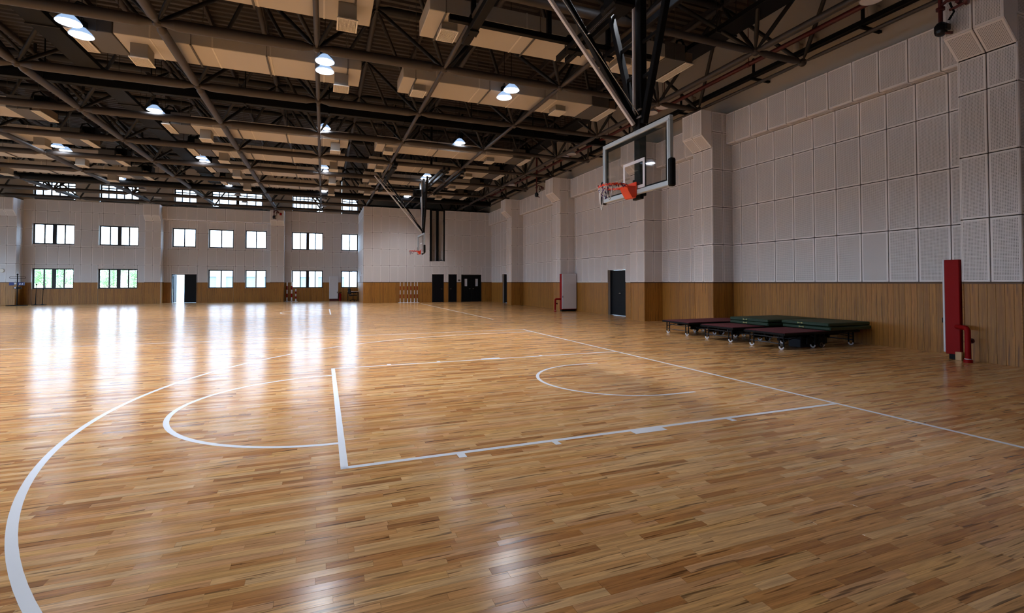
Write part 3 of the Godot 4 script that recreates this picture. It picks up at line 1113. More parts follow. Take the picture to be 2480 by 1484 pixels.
func make_truss() -> void:
	var o := thing("space_frame", "brown steel tube space frame spanning the whole hall under the roof", "truss")
	var xu := []
	var zu := []
	for k in XN.size() - 1:
		xu.append((XN[k] + XN[k + 1]) / 2.0)
	for k in ZN.size() - 1:
		zu.append((ZN[k] + ZN[k + 1]) / 2.0)
	var lumps := Mb.new()
	lumps.lathe([Vector2(0, -0.1), Vector2(0.05, -0.088), Vector2(0.088, -0.05), Vector2(0.1, 0), Vector2(0.088, 0.05), Vector2(0.05, 0.088), Vector2(0, 0.1)], 12)
	var ball := lumps.mesh(mat.steel)
	for z: float in ZN:
		for k in XN.size():
			var a := Vector3(XN[k], CHORD, z)
			put(o, "node_ball", ball, shift(a))
			if k + 1 < XN.size():
				var b := Vector3(XN[k + 1], CHORD, z)
				var r := 0.12 if b.x < -3.0 else (0.1 if b.x < 0.5 else 0.078)
				put(o, "lower_chord", bar_mesh(a.distance_to(b), r, "steel"), Mb.along(a, b))
	for k in XN.size():
		var r: float = 0.1 if XN[k] < -9.0 else (0.058 if XN[k] < 3.0 else (0.075 if XN[k] < 5.0 else 0.045))
		for l in ZN.size() - 1:
			var a := Vector3(XN[k], CHORD, ZN[l])
			var b := Vector3(XN[k], CHORD, ZN[l + 1])
			put(o, "lower_chord", bar_mesh(a.distance_to(b), r, "steel"), Mb.along(a, b))
	for l in zu.size():
		for k in xu.size():
			var a := Vector3(xu[k], UPPER, zu[l])
			put(o, "node_ball", ball, shift(a))
			if k + 1 < xu.size():
				var b := Vector3(xu[k + 1], UPPER, zu[l])
				put(o, "upper_chord", bar_mesh(a.distance_to(b), 0.11, "steel_dark"), Mb.along(a, b))
			if l + 1 < zu.size():
				var b := Vector3(xu[k], UPPER, zu[l + 1])
				put(o, "upper_chord", bar_mesh(a.distance_to(b), 0.078, "steel"), Mb.along(a, b))
	var diag := []
	for l in zu.size():
		for k in xu.size():
			var a := Vector3(xu[k], UPPER, zu[l])
			for q: Vector2i in [Vector2i(0, 0), Vector2i(1, 0), Vector2i(0, 1), Vector2i(1, 1)]:
				var b := Vector3(XN[k + q.x], CHORD, ZN[l + q.y])
				diag.append([((a + b) / 2.0).distance_to(Vector3(-6, 1.5, 6.6)) + (60.0 if b.z > 2.0 else 0.0), b, a])
	diag.sort_custom(func(p, q): return p[0] < q[0])
	var rest := Mb.new()
	for k in diag.size():
		var a: Vector3 = diag[k][1]
		var b: Vector3 = diag[k][2]
		if k < 300:
			put(o, "diagonal_strut", bar_mesh(a.distance_to(b), 0.05, "steel_dark"), Mb.along(a, b))
		else:
			rest.tube(a, b, 0.05, -1.0, 8, false)
	build(o, "diagonal_struts", rest, "steel_dark").set_meta("kind", "stuff")
	# short posts from the upper chords to the purlins
	for l in zu.size():
		for k in xu.size():
			put(o, "roof_post", bar_mesh(DECK - 0.2 - UPPER, 0.05, "steel_dark"), shift(Vector3(xu[k], UPPER, zu[l])))


# ---------------------------------------------------------------- ducts
func grille(b: Mb, core: Mb, x0: float, x1: float, z0: float, z1: float, y: float, nx: int, nz: int) -> void:
	var e := 0.03
	b.bevel(Vector3(x0, y, z0), Vector3(x0 + e, y + 0.03, z1), 0.004)
	b.bevel(Vector3(x1 - e, y, z0), Vector3(x1, y + 0.03, z1), 0.004)
	b.bevel(Vector3(x0 + e, y, z0), Vector3(x1 - e, y + 0.03, z0 + e), 0.004)
	b.bevel(Vector3(x0 + e, y, z1 - e), Vector3(x1 - e, y + 0.03, z1), 0.004)
	for k in range(1, nx):
		var px := lerpf(x0 + e, x1 - e, float(k) / nx)
		b.box(Vector3(px - 0.005, y + 0.004, z0 + e), Vector3(px + 0.005, y + 0.02, z1 - e))
	for k in range(1, nz):
		var pz := lerpf(z0 + e, z1 - e, float(k) / nz)
		b.box(Vector3(x0 + e, y + 0.008, pz - 0.005), Vector3(x1 - e, y + 0.024, pz + 0.005))
	core.box(Vector3(x0 + e, y + 0.03, z0 + e), Vector3(x1 - e, y + 0.035, z1 - e))


# a branch duct along x, its origin at the closed end; `s` is the direction of its fan unit, `drop` the length of the outlet necks
func duct(label: String, at: Vector3, long: float, s: float, drop: float, outlets: Array, group: String) -> Node3D:
	var o := thing("air_duct", label, "duct", at, group)
	var w := 1.2
	var hgt := 0.36
	var b := Mb.new()
	b.bevel(Vector3(minf(0, s * long), 0, -w / 2), Vector3(maxf(0, s * long), hgt, w / 2), 0.012)
	build(o, "duct_body", b, "duct")
	var seam := Mb.new()
	seam.bevel(Vector3(-0.02, -0.006, -w / 2 - 0.006), Vector3(0.02, hgt + 0.006, w / 2 + 0.006), 0.004)
	var sm := seam.mesh(mat.duct_seam)
	var k := 0.95
	while k < long - 0.3:
		put(o, "duct_seam", sm, shift(Vector3(s * k, 0, 0)))
		k += 1.28
	for u: float in outlets:
		var nb := Mb.new()
		nb.bevel(Vector3(-0.18, -drop, -0.24), Vector3(0.18, 0, 0.24), 0.006)
		var neck := build(o, "outlet_neck", nb, "duct_neck", shift(Vector3(s * u, 0, 0)))
		var g := Mb.new()
		var core := Mb.new()
		grille(g, core, -0.205, 0.205, -0.27, 0.27, -drop - 0.03, 14, 10)
		put(neck, "outlet_grille", core.into(g.mesh(mat.grille_white), mat.grille_core))
	b = Mb.new()
	b.bevel(Vector3(minf(s * (long + 0.01), s * (long + 0.62)), -0.02, -w / 2 - 0.02), Vector3(maxf(s * (long + 0.01), s * (long + 0.62)), hgt + 0.06, w / 2 + 0.02), 0.012)
	build(o, "fan_unit", b, "duct_dark")
	var g2 := Mb.new()
	var c2 := Mb.new()
	var gx := [s * (long + 0.64), s * (long + 0.9)]
	gx.sort()
	grille(g2, c2, gx[0], gx[1], -w / 2 - 0.02, w / 2 + 0.02, -0.05, 4, 44)
	c2.box(Vector3(gx[0] + 0.03, 0.0, -w / 2), Vector3(gx[1] - 0.03, 0.25, w / 2))
	put(o, "return_grille", c2.into(g2.mesh(mat.grille_white), mat.grille_core))
	b = Mb.new()
	b.bevel(Vector3(s * (long + 0.75) - 0.22, 0.3, -0.35), Vector3(s * (long + 0.75) + 0.22, 0.62, 0.2), 0.02)
	b.path([Vector3(s * (long + 0.5), 0.4, 0.3), Vector3(s * (long + 0.6), 0.66, 0.34), Vector3(s * (long + 0.75), 0.72, 0.32), Vector3(s * (long + 0.9), 0.55, 0.3), Vector3(s * (long + 0.95), 0.2, 0.34)], 0.03, 8)
	build(o, "fan_motor", b, "black_metal")
	for u: float in [0.35, long * 0.42, long * 0.72, long + 0.3]:
		for z: float in [-w / 2 - 0.02, w / 2 + 0.02]:
			var rod := Mb.new()
			rod.tube(Vector3(0, -0.03, 0), Vector3(0, DECK - at.y, 0), 0.007, -1.0, 6)
			rod.tube(Vector3(0, -0.035, 0), Vector3(0, 0.0, 0), 0.02, -1.0, 6)
			build(o, "hanger_rod", rod, "rod", shift(Vector3(s * u, 0, z)))
		if u < long:
			var cr := Mb.new()
			cr.bevel(Vector3(-0.02, -0.035, -w / 2 - 0.05), Vector3(0.02, -0.005, w / 2 + 0.05), 0.004)
			build(o, "hanger_bar", cr, "duct_dark", shift(Vector3(s * u, 0, 0)))
	return o


func make_ducts() -> void:
	var ord := ["first", "second", "third", "fourth", "fifth", "sixth"]
	var rows := [-4.05, -7.67, -14.75, -18.3, -21.8, -25.4]
	var a: Node3D
	var b: Node3D
	var c: Node3D
	for k in rows.size():
		var z: float = rows[k]
		var la := "pale duct with fan unit nearest the right wall, %s duct row from camera" % ord[k]
		var lb := "pale middle duct, blunt end facing the duct near right wall, %s duct row from camera" % ord[k]
		var lc := "pale outer duct, fan unit facing inward, %s duct row from camera" % ord[k]
		if k == 0:
			a = duct(la, Vector3(-3.9, 7.25, z), 6.07, 1.0, 0.17, [0.52, 5.1], "")
			b = duct(lb, Vector3(-5.02, 7.25, z), 5.5, -1.0, 0.34, [0.5, 5.1], "")
			c = duct(lc, Vector3(-21.5, 7.25, z), 5.8, 1.0, 0.3, [0.6, 5.0], "")
		else:
			another(a, la, Vector3(-3.9, 7.25, z))
			another(b, lb, Vector3(-5.02, 7.25, z))
			another(c, lc, Vector3(-21.5, 7.25, z))


# ---------------------------------------------------------------- rails, trays and pipes under the roof
func make_rails_and_pipes() -> void:
	var o := thing("curtain_rail", "long black double rail across the hall in the gap between the ducts", "rail", Vector3(0, 7.4, -11.5))
	var b := Mb.new()
	b.bevel(Vector3(-28, 0, -0.1), Vector3(5.4, 0.22, 0.1), 0.012)
	build(o, "rail", b, "black_metal")
	b = Mb.new()
	b.bevel(Vector3(-28, 0.34, -0.52), Vector3(5.4, 0.52, -0.36), 0.012)
	build(o, "rail", b, "black_metal")
	for k in 13:
		b = Mb.new()
		b.bevel(Vector3(-0.03, -0.03, -0.14), Vector3(0.03, 0.26, 0.14), 0.006)
		b.tube(Vector3(0, 0.2, 0), Vector3(0, 2.3, 0), 0.02, -1.0, 8)
		build(o, "rail_hanger", b, "black_metal", shift(Vector3(4.6 - 2.6 * k, 0, 0)))
	o = thing("curtain_rail", "black round rail across the hall in front of the far windows", "rail", Vector3(0, 7.2, -27.0))
	b = Mb.new()
	b.tube(Vector3(-28, 0, 0), Vector3(5.4, 0, 0), 0.17, -1.0, 16)
	build(o, "rail", b, "black_metal")
	for k in 13:
		b = Mb.new()
		b.tube(Vector3(0, 0.1, 0), Vector3(0, 2.4, 0), 0.025, -1.0, 8)
		build(o, "rail_hanger", b, "black_metal", shift(Vector3(4.6 - 2.6 * k, 0, 0)))
	# cable trays along the hall
	for s: Array in [[3.45, "black cable tray along the fan units near the right wall"], [-12.35, "black cable tray with conduits along the fan units on the outer side"]]:
		o = thing("cable_tray", s[1], "cable tray", Vector3(s[0], 7.75, 0))
		b = Mb.new()
		b.bevel(Vector3(-0.28, 0, -28.8), Vector3(0.28, 0.02, 6), 0.004)
		b.bevel(Vector3(-0.29, 0, -28.8), Vector3(-0.275, 0.12, 6), 0.004)
		b.bevel(Vector3(0.275, 0, -28.8), Vector3(0.29, 0.12, 6), 0.004)
		build(o, "tray", b, "black_metal")
		for k in 4:
			b = Mb.new()
			b.tube(Vector3(-0.2 + 0.13 * k, 0.06 + 0.05 * (k % 2), -28.8), Vector3(-0.2 + 0.13 * k, 0.06 + 0.05 * (k % 2), 6), 0.022, -1.0, 8)
			build(o, "conduit", b, "black_metal" if k % 2 else "rod")
		for k in 12:
			b = Mb.new()
			b.bevel(Vector3(-0.34, -0.03, -0.02), Vector3(0.34, 0.0, 0.02), 0.004)
			b.tube(Vector3(-0.32, 0, 0), Vector3(-0.32, DECK - 0.21 - 7.75, 0), 0.008, -1.0, 6)
			b.tube(Vector3(0.32, 0, 0), Vector3(0.32, DECK - 0.21 - 7.75, 0), 0.008, -1.0, 6)
			build(o, "tray_bracket", b, "steel_dark", shift(Vector3(0, 0, 3.0 - 2.85 * k)))
	# pipes along the right wall
	o = thing("sprinkler_main", "dark red sprinkler pipe along the right wall under the trusses", "pipe", Vector3(5.15, 7.62, 0))
	b = Mb.new()
	b.tube(Vector3(0, 0, -29), Vector3(0, 0, 6), 0.06, -1.0, 14)
	build(o, "pipe", b, "pipe_red")
	for k in 9:
		b = Mb.new()
		b.tube(Vector3(0, 0, -0.05), Vector3(0, 0, 0.05), 0.075, -1.0, 14)
		b.tube(Vector3(0, 0, 0), Vector3(0, DECK - 0.21 - 7.62, 0), 0.01, -1.0, 6)
		build(o, "pipe_clamp", b, "pipe_red", shift(Vector3(0, 0, 3.6 - 3.6 * k)))
	o = thing("wall_pipe", "black pipe on brackets along the right wall above the panels", "pipe", Vector3(5.78, 7.56, 0))
	b = Mb.new()
	b.bevel(Vector3(-0.07, -0.07, -29), Vector3(0.07, 0.07, 6), 0.02)
	build(o, "pipe", b, "black_metal")
	for k in 10:
		b = Mb.new()
		b.bevel(Vector3(-0.1, -0.13, -0.04), Vector3(0.62, -0.07, 0.04), 0.006)
		b.bevel(Vector3(-0.03, -0.1, -0.03), Vector3(0.03, 0.5, 0.03), 0.006)
		build(o, "pipe_bracket", b, "black_metal", shift(Vector3(0, 0, 2.2 - 3.1 * k)))
	# pale lagged pipe ends on the plaster above the header
	var caps := Mb.new()
	caps.lathe([Vector2(0, -0.17), Vector2(0.07, -0.15), Vector2(0.095, -0.08), Vector2(0.095, 0.1), Vector2(0.06, 0.16), Vector2(0, 0.17)], 14)
	caps.tube(Vector3(0, 0.02, 0), Vector3(0.2, 0.06, 0), 0.07, -1.0, 12)
	var first: Node3D
	var spots := [[-0.95, "lagged pale pipe end on the upper wall, nearest the pillar with the cannon"], [-2.55, "lagged pale pipe end, nearer one of the close pair on the upper wall"], [-2.95, "lagged pale pipe end, farther one of the close pair on the upper wall"], [-7.1, "lagged pale pipe end on the upper wall behind the near backboard"]]
	for s: Array in spots:
		if first == null:
			first = thing("pipe_end", s[1], "pipe", Vector3(RIGHT_WALL - 0.21, 8.0, s[0]), "lagged pipe ends")
			build(first, "lagging", caps, "plaster")
		else:
			another(first, s[1], Vector3(RIGHT_WALL - 0.21, 8.0, s[0]))


# ---------------------------------------------------------------- lamps
func make_lamp(label: String, at: Vector3, lit: bool) -> Node3D:
	var o := thing("pendant_lamp", label, "lamp", at)
	var b := Mb.new()
	b.lathe([Vector2(0, 0.17), Vector2(0.075, 0.17), Vector2(0.1, 0.19), Vector2(0.1, 0.31), Vector2(0.075, 0.33), Vector2(0.03, 0.35), Vector2(0, 0.35)], 18)
	for k in 10:
		var w := TAU * k / 10.0
		b.bevel(Vector3(cos(w) * 0.105 - 0.006, 0.19, sin(w) * 0.105 - 0.006), Vector3(cos(w) * 0.105 + 0.006, 0.31, sin(w) * 0.105 + 0.006), 0.002)
	build(o, "driver_housing", b, "black_metal")
	b = Mb.new()
	b.lathe([Vector2(0.225, 0.0), Vector2(0.23, 0.012), Vector2(0.19, 0.07), Vector2(0.13, 0.13), Vector2(0.085, 0.175)], 24)
	b.lathe([Vector2(0.08, 0.17), Vector2(0.125, 0.125), Vector2(0.185, 0.065), Vector2(0.22, 0.01), Vector2(0.225, 0.0)], 24)
	build(o, "reflector", b, "lamp_shell" if lit else "white_metal")
	b = Mb.new()
	b.lathe([Vector2(0, 0.004), Vector2(0.215, 0.004), Vector2(0.215, 0.014), Vector2(0, 0.014)], 24)
	build(o, "diffuser", b, "lamp_glow" if lit else "white_metal")
	b = Mb.new()
	b.tube(Vector3(0, 0.35, 0), Vector3(0, DECK - at.y, 0), 0.008, -1.0, 6)
	b.path([Vector3(-0.04, 0.34, 0), Vector3(-0.035, 0.4, 0), Vector3(0, 0.43, 0), Vector3(0.035, 0.4, 0), Vector3(0.04, 0.34, 0)], 0.007, 6)
	build(o, "suspension", b, "black_metal")
	if lit:
		var l := SpotLight3D.new()
		l.name = "lamp_light"
		l.light_color = Color(0.95, 0.97, 1.0)
		l.light_energy = LAMP_POWER
		l.light_size = 0.2
		l.spot_angle = 64.0
		l.spot_range = 60.0
		l.spot_attenuation = 2.0
		l.shadow_enabled = true
		l.position = Vector3(0, -0.01, 0)
		l.rotation_degrees = Vector3(-90, 0, 0)
		o.add_child(l)
	return o


const LAMP_POWER := 12.5


func make_lamps() -> void:
	m_glow(plain("lamp_shell", Color(0.55, 0.57, 0.6), 0.4), Color(0.7, 0.83, 1.0), 0.35)
	var ord := ["first", "second", "third", "fourth", "fifth"]
	var cols := [-0.68, -5.95, -11.3, -16.6, -21.9]
	var rows := [[-0.5, -1.12], [-7.0, -7.62], [-12.97, -13.62], [-19.75, -20.45], [-26.4, -27.0]]  # first row hangs overhead out of view, placed to light the near floor
	var lit: Node3D
	for k in rows.size():
		for c in cols.size():
			for p in 2:
				var label := "lit lamp, %s of pair, %s row from camera counting the unseen first, %s lit column from right wall" % ["farther" if p else "nearer", ord[k], ord[c]]
				var at := Vector3(cols[c], 7.3, rows[k][p])
				if k == 1:
					at = Vector3(-5.948 + (at.x + 5.948) * 0.948, 7.0, at.z * 0.948 + 0.344)
				if lit == null:
					lit = make_lamp(label, at, true)
				else:
					another(lit, label, at)
	var off: Node3D
	for k in 5:
		for p in 2:
			var label := "unlit pendant lamp by the right wall, %s of pair, %s pair from camera" % ["farther" if p else "nearer", ord[k]]
			var at := Vector3(4.52, 7.3, [0.72, -6.5, -12.9, -20.4, -27.2][k] - 0.62 * p)
			if off == null:
				off = make_lamp(label, at, false)
			else:
				another(off, label, at)
	for c in range(1, 5):
		for p in 2:
			another(off, "unlit pendant lamp before clerestory windows, %s row, %s lamp column from right wall" % ["farther" if p else "nearer", ord[c]], Vector3(cols[c], 7.3, -30.2 if p == 0 else -33.3))


# ---------------------------------------------------------------- hanging backboards
# the board's face is the plane x = 0 of the thing, the ring lies towards -x
func hoop(label: String, at: Vector3, seed_no: int) -> Node3D:
	var o := thing("hanging_backboard", label, "basketball hoop", at)
	var w := 0.92
	var y0 := 2.93
	var y1 := 3.97
	var b := Mb.new()
	var e := 0.075
	b.bevel(Vector3(-0.02, y0, -w), Vector3(0.05, y0 + e, w), 0.008)
	b.bevel(Vector3(-0.02, y1 - e, -w), Vector3(0.05, y1, w), 0.008)
	b.bevel(Vector3(-0.02, y0 + e, -w), Vector3(0.05, y1 - e, -w + e), 0.008)
	b.bevel(Vector3(-0.02, y0 + e, w - e), Vector3(0.05, y1 - e, w), 0.008)
	for z: float in [-w + 0.028, w - 0.028]:
		b.bevel(Vector3(-0.026, y0 + 0.05, z - 0.006), Vector3(-0.018, y1 - 0.05, z + 0.006), 0.002)
	build(o, "board_frame", b, "alu")
	b = Mb.new()
	b.box(Vector3(0.0, y0 + 0.06, -w + 0.06), Vector3(0.012, y1 - 0.06, w - 0.06))
	build(o, "glass_board", b, "board_glass")
	b = Mb.new()
	for q: Array in [[3.44, 3.49, -0.295, 0.295], [3.02, 3.07, -0.295, 0.295], [3.07, 3.44, -0.295, -0.245], [3.07, 3.44, 0.245, 0.295]]:
		b.box(Vector3(-0.003, q[0], q[2]), Vector3(-0.001, q[1], q[3]))
	build(o, "target_square", b, "white_paint")
	for s: float in [-1.0, 1.0]:
		b = Mb.new()
		var z := s * (w + 0.005)
		b.bevel(Vector3(-0.035, y0 - 0.02, z - 0.05), Vector3(0.065, y0 + 0.4, z + 0.035), 0.02)
		build(o, "corner_pad", b, "black_metal")
	# inner dark edge of the glass
	b = Mb.new()
	for q: Array in [[y0 + e, y0 + e + 0.03, -w + e, w - e], [y1 - e - 0.05, y1 - e, -w + e, w - e], [y0 + e, y1 - e, -w + e, -w + e + 0.02], [y0 + e, y1 - e, w - e - 0.06, w - e]]:
		b.box(Vector3(0.014, q[0], q[2]), Vector3(0.045, q[1], q[3]))
	build(o, "edge_gasket", b, "black_metal")
	# ring with its bracket
	b = Mb.new()
	b.bevel(Vector3(-0.035, 2.9, -0.11), Vector3(-0.015, 3.13, 0.11), 0.006)
	b.x = Transform3D(Basis(), Vector3(0, 0, 0))
	b.prism([Vector2(-0.2, 3.035), Vector2(-0.17, 2.97), Vector2(-0.1, 2.87), Vector2(-0.03, 2.87), Vector2(-0.03, 3.06), Vector2(-0.2, 3.06)], -0.1, 0.1)
	build(o, "ring_bracket", b, "orange")
	var cx := -0.4
	var pts := []
	var low := []
	for k in 40:
		var a := TAU * k / 40.0
		pts.append(Vector3(cx + 0.2286 * cos(a), 3.05, 0.2286 * sin(a)))
		if k >= 10 and k <= 30:
			low.append(Vector3(cx + 0.2286 * cos(a), 3.03, 0.2286 * sin(a)))
	b = Mb.new()
	b.path(pts, 0.0125, 8, true)
	b.path([Vector3(-0.15, 3.03, 0.09), Vector3(-0.24, 3.03, 0.13), Vector3(cx, 3.03, 0.222)] + low.slice(1, -1) + [Vector3(cx, 3.03, -0.222), Vector3(-0.24, 3.03, -0.13), Vector3(-0.15, 3.03, -0.09)], 0.009, 8)
	build(o, "ring", b, "orange")
	# a worn net: most of it wound round the ring, two loops hanging
	var r := RandomNumberGenerator.new()
	r.seed = seed_no
	for kind in 2:
		b = Mb.new()
		for k in 9:
			var a0 := deg_to_rad(60 + 27.0 * k + 12 * kind)
			var line := []
			var drop := r.randf_range(0.06, 0.2) if k > 2 and k < 8 else 0.04
			for q in 13:
				var t := q / 12.0
				var a := a0 + t * 0.55
				var rr := 0.2286 + 0.016 * cos(t * 25.0) - 0.05 * sin(PI * t) * drop * 5.0
				line.append(Vector3(cx + rr * cos(a), 3.055 + 0.014 * sin(t * 25.0) - drop * sin(PI * t), rr * sin(a)))
			b.path(line, 0.0075, 5)
		build(o, "net_cord", b, "cord_white" if kind else "cord_violet")
	b = Mb.new()
	for q: Array in [[2.9, 0.42], [3.35, 0.3], [2.2, 0.26]]:
		var line := []
		for k in 15:
			var t := k / 14.0
			var a: float = q[0] + t * 0.42
			line.append(Vector3(cx + 0.215 * cos(a), 3.05 - q[1] * sqrt(sin(PI * t)) * 0.95, 0.215 * sin(a)))
		b.path(line, 0.007, 5)
	build(o, "net_loop", b, "cord_white")
	# mast
	b = Mb.new()
	b.bevel(Vector3(0.06, 2.92, -0.075), Vector3(0.2, 4.3, 0.075), 0.01)
	b.bevel(Vector3(0.05, 2.86, -0.11), Vector3(0.12, 3.2, 0.11), 0.008)
	b.bevel(Vector3(0.08, 4.3, -0.06), Vector3(0.2, 7.0, 0.1), 0.01)
	build(o, "mast", b, "black_metal")
	for s: float in [-1.0, 1.0]:
		b = Mb.new()
		b.x = Mb.along(Vector3(0.13, 4.1, s * 0.1), Vector3(0.13, 7.0, s * 1.06))
		b.bevel(Vector3(-0.05, 0, -0.05), Vector3(0.05, 3.0, 0.05), 0.008)
		build(o, "mast_leg", b, "black_metal")
	for y: float in [4.87, 5.45, 6.2]:
		b = Mb.new()
		var z := 0.1 + (y - 4.1) * 0.33
		b.bevel(Vector3(0.11, y - 0.03, 0.05), Vector3(0.15, y + 0.03, z), 0.006)
		b.bevel(Vector3(0.11, y - 0.03 + 0.1, -z), Vector3(0.15, y + 0.03 + 0.1, -0.03), 0.006)
		build(o, "mast_rung", b, "black_metal")
	b = Mb.new()
	b.bevel(Vector3(0.02, 4.25, -0.06), Vector3(0.06, 7.0, -0.015), 0.006)
	build(o, "guide_rod", b, "white_metal")
	# stay poles towards the court
	b = Mb.new()
	b.x = Mb.along(Vector3(0.02, 4.1, -0.02), Vector3(-2.46, 6.98, -0.02))
	b.bevel(Vector3(-0.028, 0, -0.028), Vector3(0.028, 3.8, 0.028), 0.006)
	build(o, "stay_pole", b, "white_paint")
	b = Mb.new()
	b.tube(Vector3(0.08, 4.24, 0.05), Vector3(-2.3, 7.0, 0.05), 0.008, -1.0, 6)
	b.tube(Vector3(-0.84, 5.48, 0.0), Vector3(-0.25, 6.1, 0.0), 0.008, -1.0, 6)
	b.tube(Vector3(-0.84, 5.45, -0.03), Vector3(-0.25, 6.07, -0.03), 0.008, -1.0, 6)
	build(o, "cable", b, "chrome")
	b = Mb.new()
	b.x = Mb.along(Vector3(0.1, 4.1, -0.06), Vector3(-0.84, 5.45, -0.06))
	b.bevel(Vector3(-0.05, 0, -0.05), Vector3(0.05, 1.66, 0.05), 0.008)
	b.x = Mb.along(Vector3(-0.84, 5.45, -0.06), Vector3(-1.98, 7.0, -0.06))
	b.bevel(Vector3(-0.035, 0, -0.045), Vector3(0.035, 1.92, 0.045), 0.008)
	build(o, "folding_brace", b, "black_metal")
	b = Mb.new()
	for q: Vector3 in [Vector3(-0.84, 5.45, 0.0), Vector3(0.05, 4.2, 0.09), Vector3(0.05, 4.32, 0.09), Vector3(-0.25, 6.08, 0.0)]:
		b.tube(q + Vector3(0, 0, -0.1), q + Vector3(0, 0, 0.05), 0.02, -1.0, 8)
	build(o, "bolt", b, "chrome")
	# winch and beams between the trusses
	b = Mb.new()
	b.bevel(Vector3(-0.42, 6.0, -0.25), Vector3(0.0, 6.4, 0.1), 0.03)
	b.tube(Vector3(-0.2, 6.2, -0.5), Vector3(-0.2, 6.2, 0.3), 0.12, -1.0, 14)
	build(o, "winch", b, "black_metal")
	for q: Array in [[-2.35, 2.85, -3.1], [-2.35, 2.85, 2.9]]:
		b = Mb.new()
		b.bevel(Vector3(q[0], 6.94, q[2] - 0.06), Vector3(q[1], 7.07, q[2] + 0.06), 0.01)
		build(o, "cross_beam", b, "black_metal")
	for q: Array in [[-1.82, 0.09], [0.48, 0.055], [0.72, 0.055], [1.5, 0.055]]:
		b = Mb.new()
		b.bevel(Vector3(q[0] - q[1], 6.8, -3.72), Vector3(q[0] + q[1], 6.94, 3.4), 0.01)
		build(o, "frame_beam", b, "black_metal")
		b = Mb.new()
		for z: float in [-3.1, 2.9]:
			b.bevel(Vector3(q[0] - 0.1, 6.76, z - 0.1), Vector3(q[0] + 0.1, 6.8, z + 0.1), 0.006)
			b.bevel(Vector3(q[0] - 0.1, 7.07, z - 0.1), Vector3(q[0] + 0.1, 7.11, z + 0.1), 0.006)
			for s: float in [-0.08, 0.08]:
				b.tube(Vector3(q[0] + s, 6.74, z - 0.085), Vector3(q[0] + s, 7.13, z - 0.085), 0.012, -1.0, 6)
		build(o, "beam_clamp", b, "black_metal")
	for q: Array in [[-1.82, -3.1], [1.5, -3.1], [-1.82, 2.9], [1.5, 2.9], [-0.05, -3.1], [-0.05, 2.9]]:
		b = Mb.new()
		b.bevel(Vector3(q[0] - 0.05, 7.05, q[1] - 0.05), Vector3(q[0] + 0.05, DECK - 0.05 - at.y, q[1] + 0.05), 0.01)
		build(o, "beam_hanger", b, "black_metal")
	return o


func make_near_hoop() -> void:
	hoop("large near glass backboard with orange ring and frayed net, hung from the trusses", Vector3(-1.2, 0, -0.08), 5)


func make_far_hoop() -> void:
	hoop("small distant glass backboard hung before the white projecting room", Vector3(-1.0, 0.14, -19.8), 9)


